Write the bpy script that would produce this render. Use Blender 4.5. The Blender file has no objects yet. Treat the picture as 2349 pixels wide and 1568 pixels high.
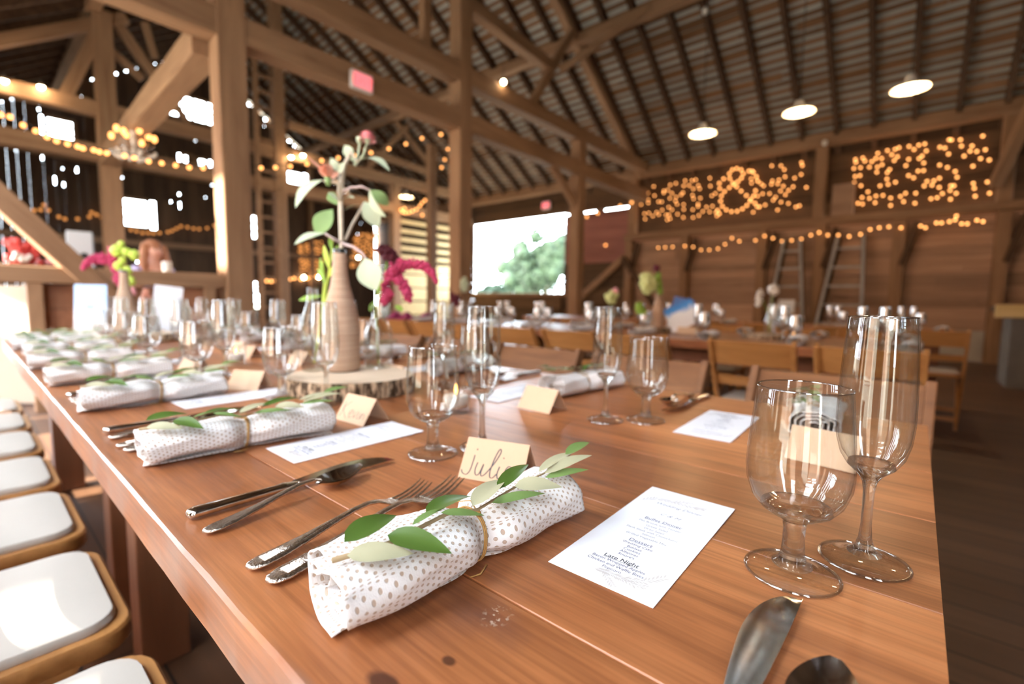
import bpy, bmesh, math, random
from mathutils import Vector, Matrix, Euler

random.seed(11)
PI = math.pi
SC = bpy.context.scene
COL = SC.collection

# ------------------------------------------------------------------ camera
# World: X runs away along the long tables, -Y runs across to the boarded wall, Z is up.
EYE = Vector((0.0, 0.0, 0.99))
cam_d = bpy.data.cameras.new('camera')
cam = bpy.data.objects.new('camera', cam_d)
COL.objects.link(cam)
yaw, pitch, roll = math.radians(-49.387), math.radians(5.0485), math.radians(0.7782)
fw = Vector((math.cos(yaw) * math.cos(pitch), math.sin(yaw) * math.cos(pitch), -math.sin(pitch)))
rt = fw.cross(Vector((0, 0, 1))).normalized()
up = rt.cross(fw)
r2 = rt * math.cos(roll) + up * math.sin(roll)
u2 = up * math.cos(roll) - rt * math.sin(roll)
cam.matrix_world = Matrix(((r2.x, u2.x, -fw.x, EYE.x), (r2.y, u2.y, -fw.y, EYE.y), (r2.z, u2.z, -fw.z, EYE.z), (0, 0, 0, 1)))
cam_d.sensor_fit = 'HORIZONTAL'
cam_d.sensor_width = 36.0
cam_d.lens = 16.56
cam_d.clip_start = 0.02
cam_d.clip_end = 200
cam_d.dof.use_dof = True
cam_d.dof.focus_distance = 0.41
cam_d.dof.aperture_fstop = 3.3
SC.camera = cam

# ------------------------------------------------------------------ view, world, sun, daylight portals
vs = SC.view_settings
vs.view_transform = 'Standard'
vs.look = 'None'
vs.gamma = 1.0
vs.use_curve_mapping = False
vs.exposure = 0.0
cy = SC.cycles
cy.max_bounces = 10
cy.diffuse_bounces = 5
cy.glossy_bounces = 5
cy.transmission_bounces = 10
cy.transparent_max_bounces = 48
cy.sample_clamp_indirect = 6.0
cy.blur_glossy = 0.5
cy.use_denoising = True

world = bpy.data.worlds.new('daylight')
SC.world = world
world.use_nodes = True
wn = world.node_tree
bg = wn.nodes['Background']
bg.inputs['Color'].default_value = (0.80, 0.90, 1.0, 1)
bg.inputs['Strength'].default_value = 27.0

SUN_DIR = Vector((0.12, 0.85, 0.50)).normalized()       # towards the sun
sd = bpy.data.lights.new('sun', 'SUN')
sd.energy = 48.0
sd.angle = 0.006
sd.color = (1.0, 0.93, 0.80)
so = bpy.data.objects.new('sun', sd)
COL.objects.link(so)
so.rotation_euler = SUN_DIR.to_track_quat('Z', 'Y').to_euler()


def portal(name, loc, look, sx, sy):
    d = bpy.data.lights.new(name, 'AREA')
    d.shape = 'RECTANGLE'
    d.size, d.size_y = sx, sy
    d.cycles.is_portal = True
    o = bpy.data.objects.new(name, d)
    COL.objects.link(o)
    o.location = loc
    o.rotation_euler = (-Vector(look)).to_track_quat('Z', 'Y').to_euler()


portal('daylight_side_opening', (1.2, 1.34, 2.13), (0, -1, 0), 7.4, 4.2)
portal('daylight_back_doorway', (8.4, 1.34, 1.6), (0, -1, 0), 4.2, 3.2)
portal('daylight_loading_door', (9.95, -11.8, 2.35), (0, 1, 0), 3.3, 2.3)


# ------------------------------------------------------------------ helpers
class MB:
    """collects vertices and faces of ONE mesh"""

    def __init__(s):
        s.v, s.f, s.uv = [], [], {}

    def add(s, vs, fs):
        n = len(s.v)
        s.v += [tuple(p) for p in vs]
        s.f += [tuple(i + n for i in f) for f in fs]
        return n

    def box(s, x0, x1, y0, y1, z0, z1):
        x0, x1 = sorted((x0, x1)); y0, y1 = sorted((y0, y1)); z0, z1 = sorted((z0, z1))
        s.add([(x0, y0, z0), (x1, y0, z0), (x1, y1, z0), (x0, y1, z0), (x0, y0, z1), (x1, y0, z1), (x1, y1, z1), (x0, y1, z1)],
              [(0, 3, 2, 1), (4, 5, 6, 7), (0, 1, 5, 4), (1, 2, 6, 5), (2, 3, 7, 6), (3, 0, 4, 7)])
        return s

    def bar(s, a, b, w, h, upv=(0, 0, 1)):
        a, b = Vector(a), Vector(b)
        d = (b - a).normalized()
        sd_ = d.cross(Vector(upv))
        if sd_.length < 1e-4:
            sd_ = d.cross(Vector((1, 0, 0)))
        sd_.normalize()
        u_ = sd_.cross(d).normalized()
        vs_ = []
        for p in (a, b):
            for i, j in ((-1, -1), (1, -1), (1, 1), (-1, 1)):
                vs_.append(p + sd_ * (w / 2 * i) + u_ * (h / 2 * j))
        s.add(vs_, [(0, 1, 2, 3), (7, 6, 5, 4), (0, 4, 5, 1), (1, 5, 6, 2), (2, 6, 7, 3), (3, 7, 4, 0)])
        return s

    def tube(s, pts, rad, n=8, cap=True):
        pts = [Vector(p) for p in pts]
        if not hasattr(rad, '__len__'):
            rad = [rad] * len(pts)
        base = len(s.v)
        prev = None
        for i, p in enumerate(pts):
            t = (pts[min(i + 1, len(pts) - 1)] - pts[max(i - 1, 0)])
            t = t.normalized() if t.length > 1e-9 else Vector((0, 0, 1))
            if prev is None:
                nrm = t.cross(Vector((0, 0, 1)))
                if nrm.length < 1e-3:
                    nrm = t.cross(Vector((1, 0, 0)))
                nrm.normalize()
            else:
                nrm = (prev - t * prev.dot(t)).normalized()
            prev = nrm
            bn = t.cross(nrm)
            for k in range(n):
                a = 2 * PI * k / n
                s.v.append(tuple(p + (nrm * math.cos(a) + bn * math.sin(a)) * rad[i]))
        for i in range(len(pts) - 1):
            for k in range(n):
                k2 = (k + 1) % n
                s.f.append((base + i * n + k, base + i * n + k2, base + (i + 1) * n + k2, base + (i + 1) * n + k))
        if cap:
            s.f.append(tuple(base + k for k in reversed(range(n))))
            e = base + (len(pts) - 1) * n
            s.f.append(tuple(e + k for k in range(n)))
        return s

    def lathe(s, prof, n=32, c=(0, 0, 0)):
        base = len(s.v)
        rings = []
        for r, z in prof:
            if r < 1e-6:
                s.v.append((c[0], c[1], c[2] + z))
                rings.append([len(s.v) - 1])
            else:
                rg = []
                for k in range(n):
                    a = 2 * PI * k / n
                    s.v.append((c[0] + r * math.cos(a), c[1] + r * math.sin(a), c[2] + z))
                    rg.append(len(s.v) - 1)
                rings.append(rg)
        for A, B in zip(rings, rings[1:]):
            for k in range(n):
                k2 = (k + 1) % n
                if len(A) == 1 and len(B) == 1:
                    continue
                if len(A) == 1:
                    s.f.append((A[0], B[k2], B[k]))
                elif len(B) == 1:
                    s.f.append((A[k], A[k2], B[0]))
                else:
                    s.f.append((A[k], A[k2], B[k2], B[k]))
        return s

    def grid(s, rows, close_u=False):
        base = len(s.v)
        nr, nc = len(rows), len(rows[0])
        for r in rows:
            s.v += [tuple(p) for p in r]
        for i in range(nr - 1):
            for j in range(nc if close_u else nc - 1):
                j2 = (j + 1) % nc
                s.f.append((base + i * nc + j, base + i * nc + j2, base + (i + 1) * nc + j2, base + (i + 1) * nc + j))
        return s

    def loft(s, sections):
        """closed cross-sections of equal length, capped"""
        base = len(s.v)
        n = len(sections[0])
        s.grid(sections, True)
        s.f.append(tuple(base + k for k in reversed(range(n))))
        e = base + (len(sections) - 1) * n
        s.f.append(tuple(e + k for k in range(n)))
        return s

    def leaf(s, base, tip, width, nrm=(0, 0, 1), curl=0.15, fold=0.25, n=8, fat=0.42, thick=0.0):
        b, t = Vector(base), Vector(tip)
        d = t - b
        L = d.length
        d.normalize()
        nv = Vector(nrm)
        nv = (nv - d * nv.dot(d))
        if nv.length < 1e-4:
            nv = d.cross(Vector((1, 0, 0)))
        nv.normalize()
        sv = d.cross(nv)
        rows = []
        for i in range(n + 1):
            f = i / n
            w = width / 2 * max(0.02, (math.sin(PI * f ** (0.7 if fat < 0.5 else 1.1))) ** 0.85)
            c = b + d * (L * f) + nv * (curl * L * (math.sin(PI * f) * 0.5 - f * f * 0.35))
            rows.append([c - sv * w + nv * (fold * w), c - sv * w * 0.5 + nv * (fold * w * 0.35), c, c + sv * w * 0.5 + nv * (fold * w * 0.35), c + sv * w + nv * (fold * w)])
        s.grid(rows)
        return s

    def ball(s, c, r, nu=8, nv=6, sq=(1, 1, 1)):
        prof = []
        base = len(s.v)
        s.v.append((c[0], c[1], c[2] - r * sq[2]))
        for i in range(1, nv):
            a = PI * i / nv
            for k in range(nu):
                b = 2 * PI * k / nu
                s.v.append((c[0] + r * sq[0] * math.sin(a) * math.cos(b), c[1] + r * sq[1] * math.sin(a) * math.sin(b), c[2] - r * sq[2] * math.cos(a)))
        s.v.append((c[0], c[1], c[2] + r * sq[2]))
        last = len(s.v) - 1
        for k in range(nu):
            k2 = (k + 1) % nu
            s.f.append((base, base + 1 + k2, base + 1 + k))
            for i in range(nv - 2):
                A = base + 1 + i * nu
                B = A + nu
                s.f.append((A + k, A + k2, B + k2, B + k))
            A = base + 1 + (nv - 2) * nu
            s.f.append((A + k, A + k2, last))
        return s

    def mesh(s, name, smooth=False, recalc=True):
        me = bpy.data.meshes.new(name)
        me.from_pydata(s.v, [], s.f)
        if recalc:
            bm = bmesh.new()
            bm.from_mesh(me)
            bmesh.ops.recalc_face_normals(bm, faces=bm.faces)
            bm.to_mesh(me)
            bm.free()
        if smooth:
            me.polygons.foreach_set('use_smooth', [True] * len(me.polygons))
        me.update()
        return me

    def build(s, name, mat, parent=None, smooth=False, bevel=0.0, seg=2, recalc=True, subd=0, auto=None):
        me = s.mesh(name, smooth, recalc)
        if mat:
            me.materials.append(mat)
        o = bpy.data.objects.new(name, me)
        COL.objects.link(o)
        if parent:
            o.parent = parent
        if bevel:
            m = o.modifiers.new('bevel', 'BEVEL')
            m.width = bevel
            m.segments = seg
            m.limit_method = 'ANGLE'
            m.angle_limit = 0.6
        if subd:
            m = o.modifiers.new('subd', 'SUBSURF')
            m.levels = m.render_levels = subd
        if auto:
            me.polygons.foreach_set('use_smooth', [True] * len(me.polygons))
            me.set_sharp_from_angle(angle=auto)
        return o


def tag(o, label=None, cat=None, group=None, kind=None):
    if label:
        o['label'] = label
    if cat:
        o['category'] = cat
    if group:
        o['group'] = group
    if kind:
        o['kind'] = kind
    return o


def thing(name, label, cat, loc=(0, 0, 0), rz=0.0, group=None):
    o = bpy.data.objects.new(name, None)
    o.empty_display_size = 0.05
    COL.objects.link(o)
    o.location = loc
    o.rotation_euler = (0, 0, rz)
    return tag(o, label, cat, group)


def struct(o):
    o['kind'] = 'structure'
    return o


def kids(o):
    return [c for c in ALLKIDS.get(o.name, [])]


ALLKIDS = {}


def dup(src, loc=None, rz=None, label=None, group=None, scale=None):
    """copy of a thing with copies of its parts and sub-parts"""
    c = src.copy()
    COL.objects.link(c)
    for ch in src.children:
        k = ch.copy()
        COL.objects.link(k)
        k.parent = c
        for g in ch.children:
            k2 = g.copy()
            COL.objects.link(k2)
            k2.parent = k
    if loc is not None:
        c.location = loc
    if rz is not None:
        c.rotation_euler = (0, 0, rz)
    if scale is not None:
        c.scale = (scale, scale, scale)
    if label:
        c['label'] = label
    if group:
        c['group'] = group
    return c


ORD = ['first', 'second', 'third', 'fourth', 'fifth', 'sixth', 'seventh', 'eighth', 'ninth', 'tenth', 'eleventh', 'twelfth']


# ------------------------------------------------------------------ materials
def newmat(name):
    m = bpy.data.materials.new(name)
    m.use_nodes = True
    nt = m.node_tree
    b = nt.nodes['Principled BSDF']
    return m, nt, b


def N(nt, typ, **kw):
    n = nt.nodes.new(typ)
    for k, v in kw.items():
        if k in n.inputs.keys() if isinstance(k, str) else False:
            n.inputs[k].default_value = v
        else:
            setattr(n, k, v)
    return n


def plain(name, col, rough=0.5, metal=0.0, noise=0.0, nscale=20.0, spec=0.5, bump=0.0, coat=0.0, trans=0.0, sheen=0.0):
    m, nt, b = newmat(name)
    b.inputs['Base Color'].default_value = (*col, 1)
    b.inputs['Roughness'].default_value = rough
    b.inputs['Metallic'].default_value = metal
    b.inputs['Specular IOR Level'].default_value = spec
    b.inputs['Coat Weight'].default_value = coat
    b.inputs['Sheen Weight'].default_value = sheen
    b.inputs['Transmission Weight'].default_value = trans
    if noise or bump:
        tc = N(nt, 'ShaderNodeTexCoord')
        nz = N(nt, 'ShaderNodeTexNoise')
        nz.inputs['Scale'].default_value = nscale
        nz.inputs['Detail'].default_value = 4
        nt.links.new(tc.outputs['Object'], nz.inputs['Vector'])
        if noise:
            mx = N(nt, 'ShaderNodeMix', data_type='RGBA')
            mx.inputs['A'].default_value = (*[c * (1 - noise) for c in col], 1)
            mx.inputs['B'].default_value = (*[min(1, c * (1 + noise)) for c in col], 1)
            nt.links.new(nz.outputs['Fac'], mx.inputs['Factor'])
            nt.links.new(mx.outputs['Result'], b.inputs['Base Color'])
        if bump:
            bp = N(nt, 'ShaderNodeBump')
            bp.inputs['Strength'].default_value = bump
            bp.inputs['Distance'].default_value = 0.01
            nt.links.new(nz.outputs['Fac'], bp.inputs['Height'])
            nt.links.new(bp.outputs['Normal'], b.inputs['Normal'])
    return m


def wood(name, c1, c2, grain=(1.2, 16, 16), rough=0.6, island=0.25, bump=0.15, spec=0.35, coat=0.0, contrast=0.5, c3=None, objvar=0.0):
    """grain runs along local X"""
    m, nt, b = newmat(name)
    L = nt.links.new
    tc = N(nt, 'ShaderNodeTexCoord')
    geo = N(nt, 'ShaderNodeNewGeometry')
    oi = N(nt, 'ShaderNodeObjectInfo')
    mp = N(nt, 'ShaderNodeMapping')
    mp.inputs['Scale'].default_value = grain
    off = N(nt, 'ShaderNodeVectorMath', operation='SCALE')
    cmb = N(nt, 'ShaderNodeCombineXYZ')
    L(geo.outputs['Random Per Island'], cmb.inputs[0])
    L(oi.outputs['Random'], cmb.inputs[1])
    L(geo.outputs['Random Per Island'], cmb.inputs[2])
    L(cmb.outputs[0], off.inputs[0])
    off.inputs['Scale'].default_value = 37.0
    ad = N(nt, 'ShaderNodeVectorMath', operation='ADD')
    L(tc.outputs['Object'], mp.inputs['Vector'])
    L(mp.outputs[0], ad.inputs[0])
    L(off.outputs[0], ad.inputs[1])
    n1 = N(nt, 'ShaderNodeTexNoise')
    n1.inputs['Scale'].default_value = 1.0
    n1.inputs['Detail'].default_value = 6
    n1.inputs['Roughness'].default_value = 0.6
    n1.inputs['Distortion'].default_value = 0.7
    L(ad.outputs[0], n1.inputs['Vector'])
    rp = N(nt, 'ShaderNodeValToRGB')
    rp.color_ramp.elements[0].position = 0.5 - contrast / 2
    rp.color_ramp.elements[1].position = 0.5 + contrast / 2
    rp.color_ramp.elements[0].color = (*c1, 1)
    rp.color_ramp.elements[1].color = (*c2, 1)
    if c3:
        e = rp.color_ramp.elements.new(0.5)
        e.color = (*c3, 1)
    L(n1.outputs['Fac'], rp.inputs['Fac'])
    hsv = N(nt, 'ShaderNodeHueSaturation')
    mr = N(nt, 'ShaderNodeMapRange')
    mr.inputs['To Min'].default_value = 1 - island
    mr.inputs['To Max'].default_value = 1 + island
    L(geo.outputs['Random Per Island'], mr.inputs['Value'])
    L(mr.outputs[0], hsv.inputs['Value'])
    L(rp.outputs['Color'], hsv.inputs['Color'])
    L(hsv.outputs['Color'], b.inputs['Base Color'])
    b.inputs['Roughness'].default_value = rough
    b.inputs['Specular IOR Level'].default_value = spec
    b.inputs['Coat Weight'].default_value = coat
    b.inputs['Coat Roughness'].default_value = 0.25
    if bump:
        bp = N(nt, 'ShaderNodeBump')
        bp.inputs['Strength'].default_value = bump
        bp.inputs['Distance'].default_value = 0.004
        L(n1.outputs['Fac'], bp.inputs['Height'])
        L(bp.outputs['Normal'], b.inputs['Normal'])
    return m


def emis(name, col, strength, sample=False):
    m, nt, b = newmat(name)
    nt.nodes.remove(b)
    e = N(nt, 'ShaderNodeEmission')
    e.inputs['Color'].default_value = (*col, 1)
    e.inputs['Strength'].default_value = strength
    nt.links.new(e.outputs[0], nt.nodes['Material Output'].inputs['Surface'])
    if not sample:
        m.cycles.emission_sampling = 'NONE'
    return m


def thin_glass(name, tint=(0.975, 0.985, 0.98), edge=(0.88, 0.90, 0.90), f0=0.06, f1=0.6):
    m, nt, b = newmat(name)
    L = nt.links.new
    nt.nodes.remove(b)
    lw = N(nt, 'ShaderNodeLayerWeight')
    lw.inputs['Blend'].default_value = 0.5
    pw = N(nt, 'ShaderNodeMath', operation='POWER')
    L(lw.outputs['Facing'], pw.inputs[0])
    pw.inputs[1].default_value = 4.0
    mr = N(nt, 'ShaderNodeMapRange')
    mr.inputs['To Min'].default_value = f0
    mr.inputs['To Max'].default_value = f1
    L(pw.outputs[0], mr.inputs['Value'])
    mx = N(nt, 'ShaderNodeMix', data_type='RGBA')
    mx.inputs['A'].default_value = (*tint, 1)
    mx.inputs['B'].default_value = (*edge, 1)
    p2 = N(nt, 'ShaderNodeMath', operation='POWER')
    L(lw.outputs['Facing'], p2.inputs[0])
    p2.inputs[1].default_value = 3.0
    L(p2.outputs[0], mx.inputs['Factor'])
    tr = N(nt, 'ShaderNodeBsdfTransparent')
    L(mx.outputs['Result'], tr.inputs['Color'])
    gl = N(nt, 'ShaderNodeBsdfGlossy')
    gl.inputs['Roughness'].default_value = 0.0
    ms = N(nt, 'ShaderNodeMixShader')
    L(mr.outputs[0], ms.inputs[0])
    L(tr.outputs[0], ms.inputs[1])
    L(gl.outputs[0], ms.inputs[2])
    L(ms.outputs[0], nt.nodes['Material Output'].inputs['Surface'])
    return m


def solid_glass(name, col=(0.98, 1, 0.99), ior=1.45, mix=0.6):
    m, nt, b = newmat(name)
    nt.nodes.remove(b)
    g = N(nt, 'ShaderNodeBsdfGlass')
    g.inputs['Color'].default_value = (*col, 1)
    g.inputs['IOR'].default_value = ior
    g.inputs['Roughness'].default_value = 0.0
    tr = N(nt, 'ShaderNodeBsdfTransparent')
    tr.inputs['Color'].default_value = (.96, .97, .97, 1)
    ms = N(nt, 'ShaderNodeMixShader')
    ms.inputs[0].default_value = mix
    nt.links.new(tr.outputs[0], ms.inputs[1])
    nt.links.new(g.outputs[0], ms.inputs[2])
    nt.links.new(ms.outputs[0], nt.nodes['Material Output'].inputs['Surface'])
    return m


M = {}
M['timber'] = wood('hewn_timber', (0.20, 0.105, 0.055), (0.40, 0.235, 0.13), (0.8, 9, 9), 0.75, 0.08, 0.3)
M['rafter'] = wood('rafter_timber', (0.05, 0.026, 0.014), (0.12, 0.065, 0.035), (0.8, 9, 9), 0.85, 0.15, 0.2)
M['lath'] = wood('roof_lath', (0.15, 0.075, 0.035), (0.30, 0.16, 0.08), (0.8, 9, 9), 0.85, 0.3, 0.0)
M['tin'] = plain('roof_tin', (0.50, 0.50, 0.46), 0.6, 0.0, 0.25, 1.2)
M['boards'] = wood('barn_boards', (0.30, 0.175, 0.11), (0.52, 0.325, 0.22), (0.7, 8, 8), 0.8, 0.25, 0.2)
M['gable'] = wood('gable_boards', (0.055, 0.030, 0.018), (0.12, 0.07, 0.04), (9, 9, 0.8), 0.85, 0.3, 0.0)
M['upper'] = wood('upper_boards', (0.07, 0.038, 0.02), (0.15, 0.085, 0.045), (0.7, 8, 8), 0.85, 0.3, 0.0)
M['halfwall'] = wood('half_wall_boards', (0.28, 0.115, 0.06), (0.46, 0.21, 0.11), (0.7, 8, 8), 0.7, 0.15, 0.1)
M['red'] = wood('red_boards', (0.20, 0.075, 0.06), (0.32, 0.13, 0.10), (0.7, 8, 8), 0.75, 0.2, 0.1)
M['yellow'] = wood('sunlit_yellow_wood', (0.52, 0.36, 0.15), (0.72, 0.54, 0.26), (0.7, 9, 9), 0.6, 0.1, 0.1)  # the slats' sunlit yellow is put into this wood colour
M['chair'] = wood('fruitwood', (0.30, 0.125, 0.035), (0.50, 0.235, 0.075), (1.5, 26, 26), 0.38, 0.05, 0.05, 0.5, 0.3)
M['chairdark'] = wood('dark_fruitwood', (0.13, 0.052, 0.02), (0.25, 0.11, 0.042), (1.5, 26, 26), 0.6, 0.05, 0.05, 0.3, 0.0)
M['pad'] = plain('ivory_vinyl', (0.54, 0.49, 0.43), 0.5, 0.0, 0.04, 12, 0.4, 0.05)
M['tleg'] = wood('table_leg_stain', (0.14, 0.05, 0.022), (0.24, 0.09, 0.04), (9, 9, 1.2), 0.5, 0.1, 0.1)
M['glass'] = thin_glass('clear_bowl_glass')
M['farglass'] = thin_glass('clear_far_glass', (.975, .985, .985), (.9, .92, .92), .34, .8)
M['midglass'] = thin_glass('clear_mid_glass', (.975, .985, .985), (.9, .92, .92), .15, .75)
M['stemglass'] = solid_glass('clear_stem_glass')
M['footglass'] = thin_glass('clear_foot_glass', (.99, .995, .995), (.97, .98, .98), .045, .7)
M['rimglass'] = thin_glass('glass_edge', (.98, .98, .98), (.95, .95, .95), .30, .85)
M['silver'] = plain('polished_steel', (0.72, 0.69, 0.65), 0.13, 1.0)
M['silver2'] = plain('patterned_steel', (0.66, 0.58, 0.50), 0.24, 1.0, 0.2, 400, 0.5, 0.25)
M['paper'] = plain('white_card', (0.86, 0.87, 0.92), 0.6, 0.0, 0.0)
M['kraft'] = plain('kraft_card', (0.60, 0.40, 0.26), 0.75, 0.0, 0.05, 60)
M['ink'] = plain('grey_ink', (0.04, 0.045, 0.06), 0.6)
M['inkblue'] = plain('print_ink', (0.075, 0.085, 0.17), 0.7)
M['inkpale'] = plain('pale_print', (0.62, 0.59, 0.58), 0.7)
M['inklight'] = plain('light_print', (0.30, 0.31, 0.36), 0.7)
M['twine'] = plain('jute_twine', (0.50, 0.29, 0.10), 0.85, 0.0, 0.25, 300, 0.3, 0.3)
M['leaf'] = plain('olive_leaf', (0.075, 0.14, 0.022), 0.42, 0.0, 0.25, 30)
M['leafpale'] = plain('olive_leaf_underside', (0.40, 0.39, 0.25), 0.6, 0.0, 0.12, 40)
M['leafmid'] = plain('olive_leaf_mid', (0.15, 0.24, 0.07), 0.5, 0.0, 0.15, 40)
M['stem'] = plain('olive_stem', (0.33, 0.24, 0.13), 0.7, 0.0, 0.2, 80)
M['sage'] = plain('sage_leaf', (0.50, 0.57, 0.40), 0.6, 0.0, 0.12, 25, 0.3)
M['sagedark'] = plain('sage_leaf_dark', (0.22, 0.34, 0.13), 0.6, 0.0, 0.15, 25, 0.3)
M['sagestem'] = plain('sage_stem', (0.60, 0.52, 0.40), 0.6, 0.0, 0.15, 60)
M['sagepink'] = plain('sage_stalk_mauve', (0.55, 0.42, 0.40), 0.6, 0.0, 0.1, 60)
M['green'] = plain('bright_green_leaf', (0.25, 0.42, 0.05), 0.5, 0.0, 0.2, 25)
M['lime'] = plain('lime_hops', (0.55, 0.68, 0.10), 0.5, 0.0, 0.15, 40)
M['pink'] = plain('pink_zinnia', (0.88, 0.42, 0.46), 0.6, 0.0, 0.12, 60)
M['coral'] = plain('coral_petals', (0.86, 0.42, 0.30), 0.6, 0.0, 0.15, 60)
M['amaranth'] = plain('magenta_amaranth', (0.48, 0.045, 0.12), 0.7, 0.0, 0.35, 90, 0.3)
M['burgundy'] = plain('burgundy_celosia', (0.10, 0.008, 0.02), 0.7, 0.0, 0.3, 90)
M['hydrangea'] = plain('green_hydrangea', (0.58, 0.64, 0.28), 0.6, 0.0, 0.15, 60)
M['white'] = plain('white_petals', (0.80, 0.78, 0.72), 0.6)
M['slicetop'] = plain('sawn_wood', (0.70, 0.55, 0.40), 0.7, 0.0, 0.08, 20)
M['black'] = plain('black_plastic', (0.02, 0.02, 0.02), 0.4)
M['cord'] = plain('dark_cord', (0.03, 0.022, 0.015), 0.6)
M['candle'] = plain('white_wax', (0.85, 0.82, 0.78), 0.5)
M['flame'] = emis('flame', (1.0, 0.45, 0.12), 14)
M['bulb'] = emis('warm_bulb', (1.0, 0.40, 0.115), 5.2)
M['bulbdim'] = emis('dim_bulb', (1.0, 0.38, 0.10), 1.2)
M['bulbhot'] = emis('hot_bulb', (1.0, 0.75, 0.45), 60)
M['lampglow'] = emis('lamp_glow', (1.0, 0.70, 0.36), 18, True)
M['shade'] = plain('enamel_shade', (0.75, 0.70, 0.62), 0.35)
M['shadeout'] = plain('dark_enamel', (0.10, 0.08, 0.06), 0.4)
M['ladder'] = wood('grey_ladder', (0.36, 0.34, 0.34), (0.54, 0.51, 0.50), (9, 9, 1), 0.8, 0.1, 0.1)
M['floor'] = None

# ------------------------------------------------------------------ setting: floor
def floor_mat():
    m, nt, b = newmat('floor_boards')
    L = nt.links.new
    tc = N(nt, 'ShaderNodeTexCoord')
    br = N(nt, 'ShaderNodeTexBrick')
    br.inputs['Scale'].default_value = 1.0
    br.inputs['Brick Width'].default_value = 3.2
    br.inputs['Row Height'].default_value = 0.15
    br.inputs['Mortar Size'].default_value = 0.004
    br.inputs['Color1'].default_value = (0.085, 0.038, 0.018, 1)
    br.inputs['Color2'].default_value = (0.125, 0.060, 0.030, 1)
    br.inputs['Mortar'].default_value = (0.015, 0.009, 0.006, 1)
    L(tc.outputs['Object'], br.inputs['Vector'])
    mp = N(nt, 'ShaderNodeMapping')
    mp.inputs['Scale'].default_value = (1.0, 14, 1)
    L(tc.outputs['Object'], mp.inputs['Vector'])
    nz = N(nt, 'ShaderNodeTexNoise')
    nz.inputs['Scale'].default_value = 1.6
    nz.inputs['Detail'].default_value = 6
    L(mp.outputs[0], nz.inputs['Vector'])
    mx = N(nt, 'ShaderNodeMix', data_type='RGBA', blend_type='MULTIPLY')
    mx.inputs['Factor'].default_value = 0.75
    rp = N(nt, 'ShaderNodeValToRGB')
    rp.color_ramp.elements[0].color = (0.45, 0.45, 0.45, 1)
    rp.color_ramp.elements[1].color = (1.5, 1.45, 1.4, 1)
    L(nz.outputs['Fac'], rp.inputs['Fac'])
    L(br.outputs['Color'], mx.inputs['A'])
    L(rp.outputs['Color'], mx.inputs['B'])
    L(mx.outputs['Result'], b.inputs['Base Color'])
    b.inputs['Roughness'].default_value = 0.55
    return m


M['floor'] = floor_mat()
struct(MB().box(-5, 18.3, -12.1, 1.6, -0.12, 0).build('floor', M['floor']))
struct(MB().box(-60, 90, -90, 60, -0.35, -0.125).build('ground', plain('dry_yard', (0.42, 0.38, 0.29), 0.9, 0.0, 0.25, 0.6)))

# ------------------------------------------------------------------ setting: walls
EAVE, RID, SL = 4.3, -5.25, 0.65        # plate height, ridge position across, roof slope
def roofz(y):                            # underside of the rafters
    v = -y
    return EAVE + SL * (11.8 - v) if v > 5.25 else EAVE + SL * (v + 1.3)


def boards_h(mb, x0, x1, y0, y1, z0, z1, hh=0.22, rng=random):
    """horizontal boards, lapped unevenly"""
    z = z0
    while z < z1 - 0.01:
        h = min(hh * rng.uniform(0.8, 1.25), z1 - z)
        x = x0
        while x < x1 - 0.01:
            w = min(rng.uniform(2.2, 3.8), x1 - x)
            if x1 - (x + w) < 0.6:
                w = x1 - x
            j = rng.uniform(0, 0.012)
            if abs(y1 - y0) < abs(x1 - x0):
                mb.box(x + .002, x + w - .002, y0 - j, y1 - j, z + .002, z + h - .004)
            x += w
        z += h


rw = MB()
boards_h(rw, -4.0, 5.95, -11.93, -11.88, 0.55, 2.6, 0.19)
rw.box(-4.0, 5.95, -11.97, -11.94, 0, 2.62)
struct(rw.build('wall_right', M['boards']))
rw = MB()
boards_h(rw, -4.0, 6.1, -12.15, -12.10, 2.62, 4.45, 0.24)
boards_h(rw, 6.1, 8.3, -12.15, -12.10, 3.625, 4.45, 0.24)
boards_h(rw, 8.2, 12.1, -12.02, -11.97, 3.62, 4.35, 0.24)
rw.box(-4.0, 6.1, -12.19, -12.17, 2.6, 4.6)
rw.box(6.1, 7.0, -12.19, -12.17, 3.62, 4.6)
rw.box(7.0, 7.28, -12.19, -12.17, 3.5, 4.6)
rw.box(7.28, 8.3, -12.19, -12.17, 3.62, 4.6)
rw.box(8.2, 12.1, -12.06, -12.04, 3.62, 4.6)
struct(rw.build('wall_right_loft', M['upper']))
# stone footing under the boarded wall
fm = plain('rubble_footing', (0.42, 0.38, 0.33), 0.9, 0.0, 0.45, 3.0, 0.3, 0.6)
struct(MB().box(-4.0, 5.95, -12.05, -11.80, 0, 0.55).build('wall_right_footing', fm))
# red sliding door wall and dark lower boards between the boarded wall and the loading door
rw = MB()
boards_h(rw, 6.1, 8.22, -12.02, -11.97, 2.1, 3.55, 0.3)
rw.box(5.9, 8.22, -12.06, -12.04, 0, 3.54)
struct(rw.build('wall_right_red', M['red']))
rw = MB()
boards_h(rw, 6.1, 8.25, -12.02, -11.97, 0.0, 2.1, 0.2)
boards_h(rw, 8.25, 12.1, -11.92, -11.87, 0.0, 1.15, 0.2)
rw.box(6.1, 12.1, -12.06, -12.04, 0.0, 1.15)
struct(rw.build('wall_right_low', M['upper']))
# the wall beyond the loading door
rw = MB()
boards_h(rw, 12.1, 18.2, -12.02, -11.97, 0, 4.4, 0.24)
struct(rw.build('wall_right_far', M['gable']))
tag(MB().bar((8.0, -11.95, 1.18), (12.0, -11.95, 1.18), .3, .1).build('door_sill', M['timber'], None, bevel=.01), kind='structure')

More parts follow.
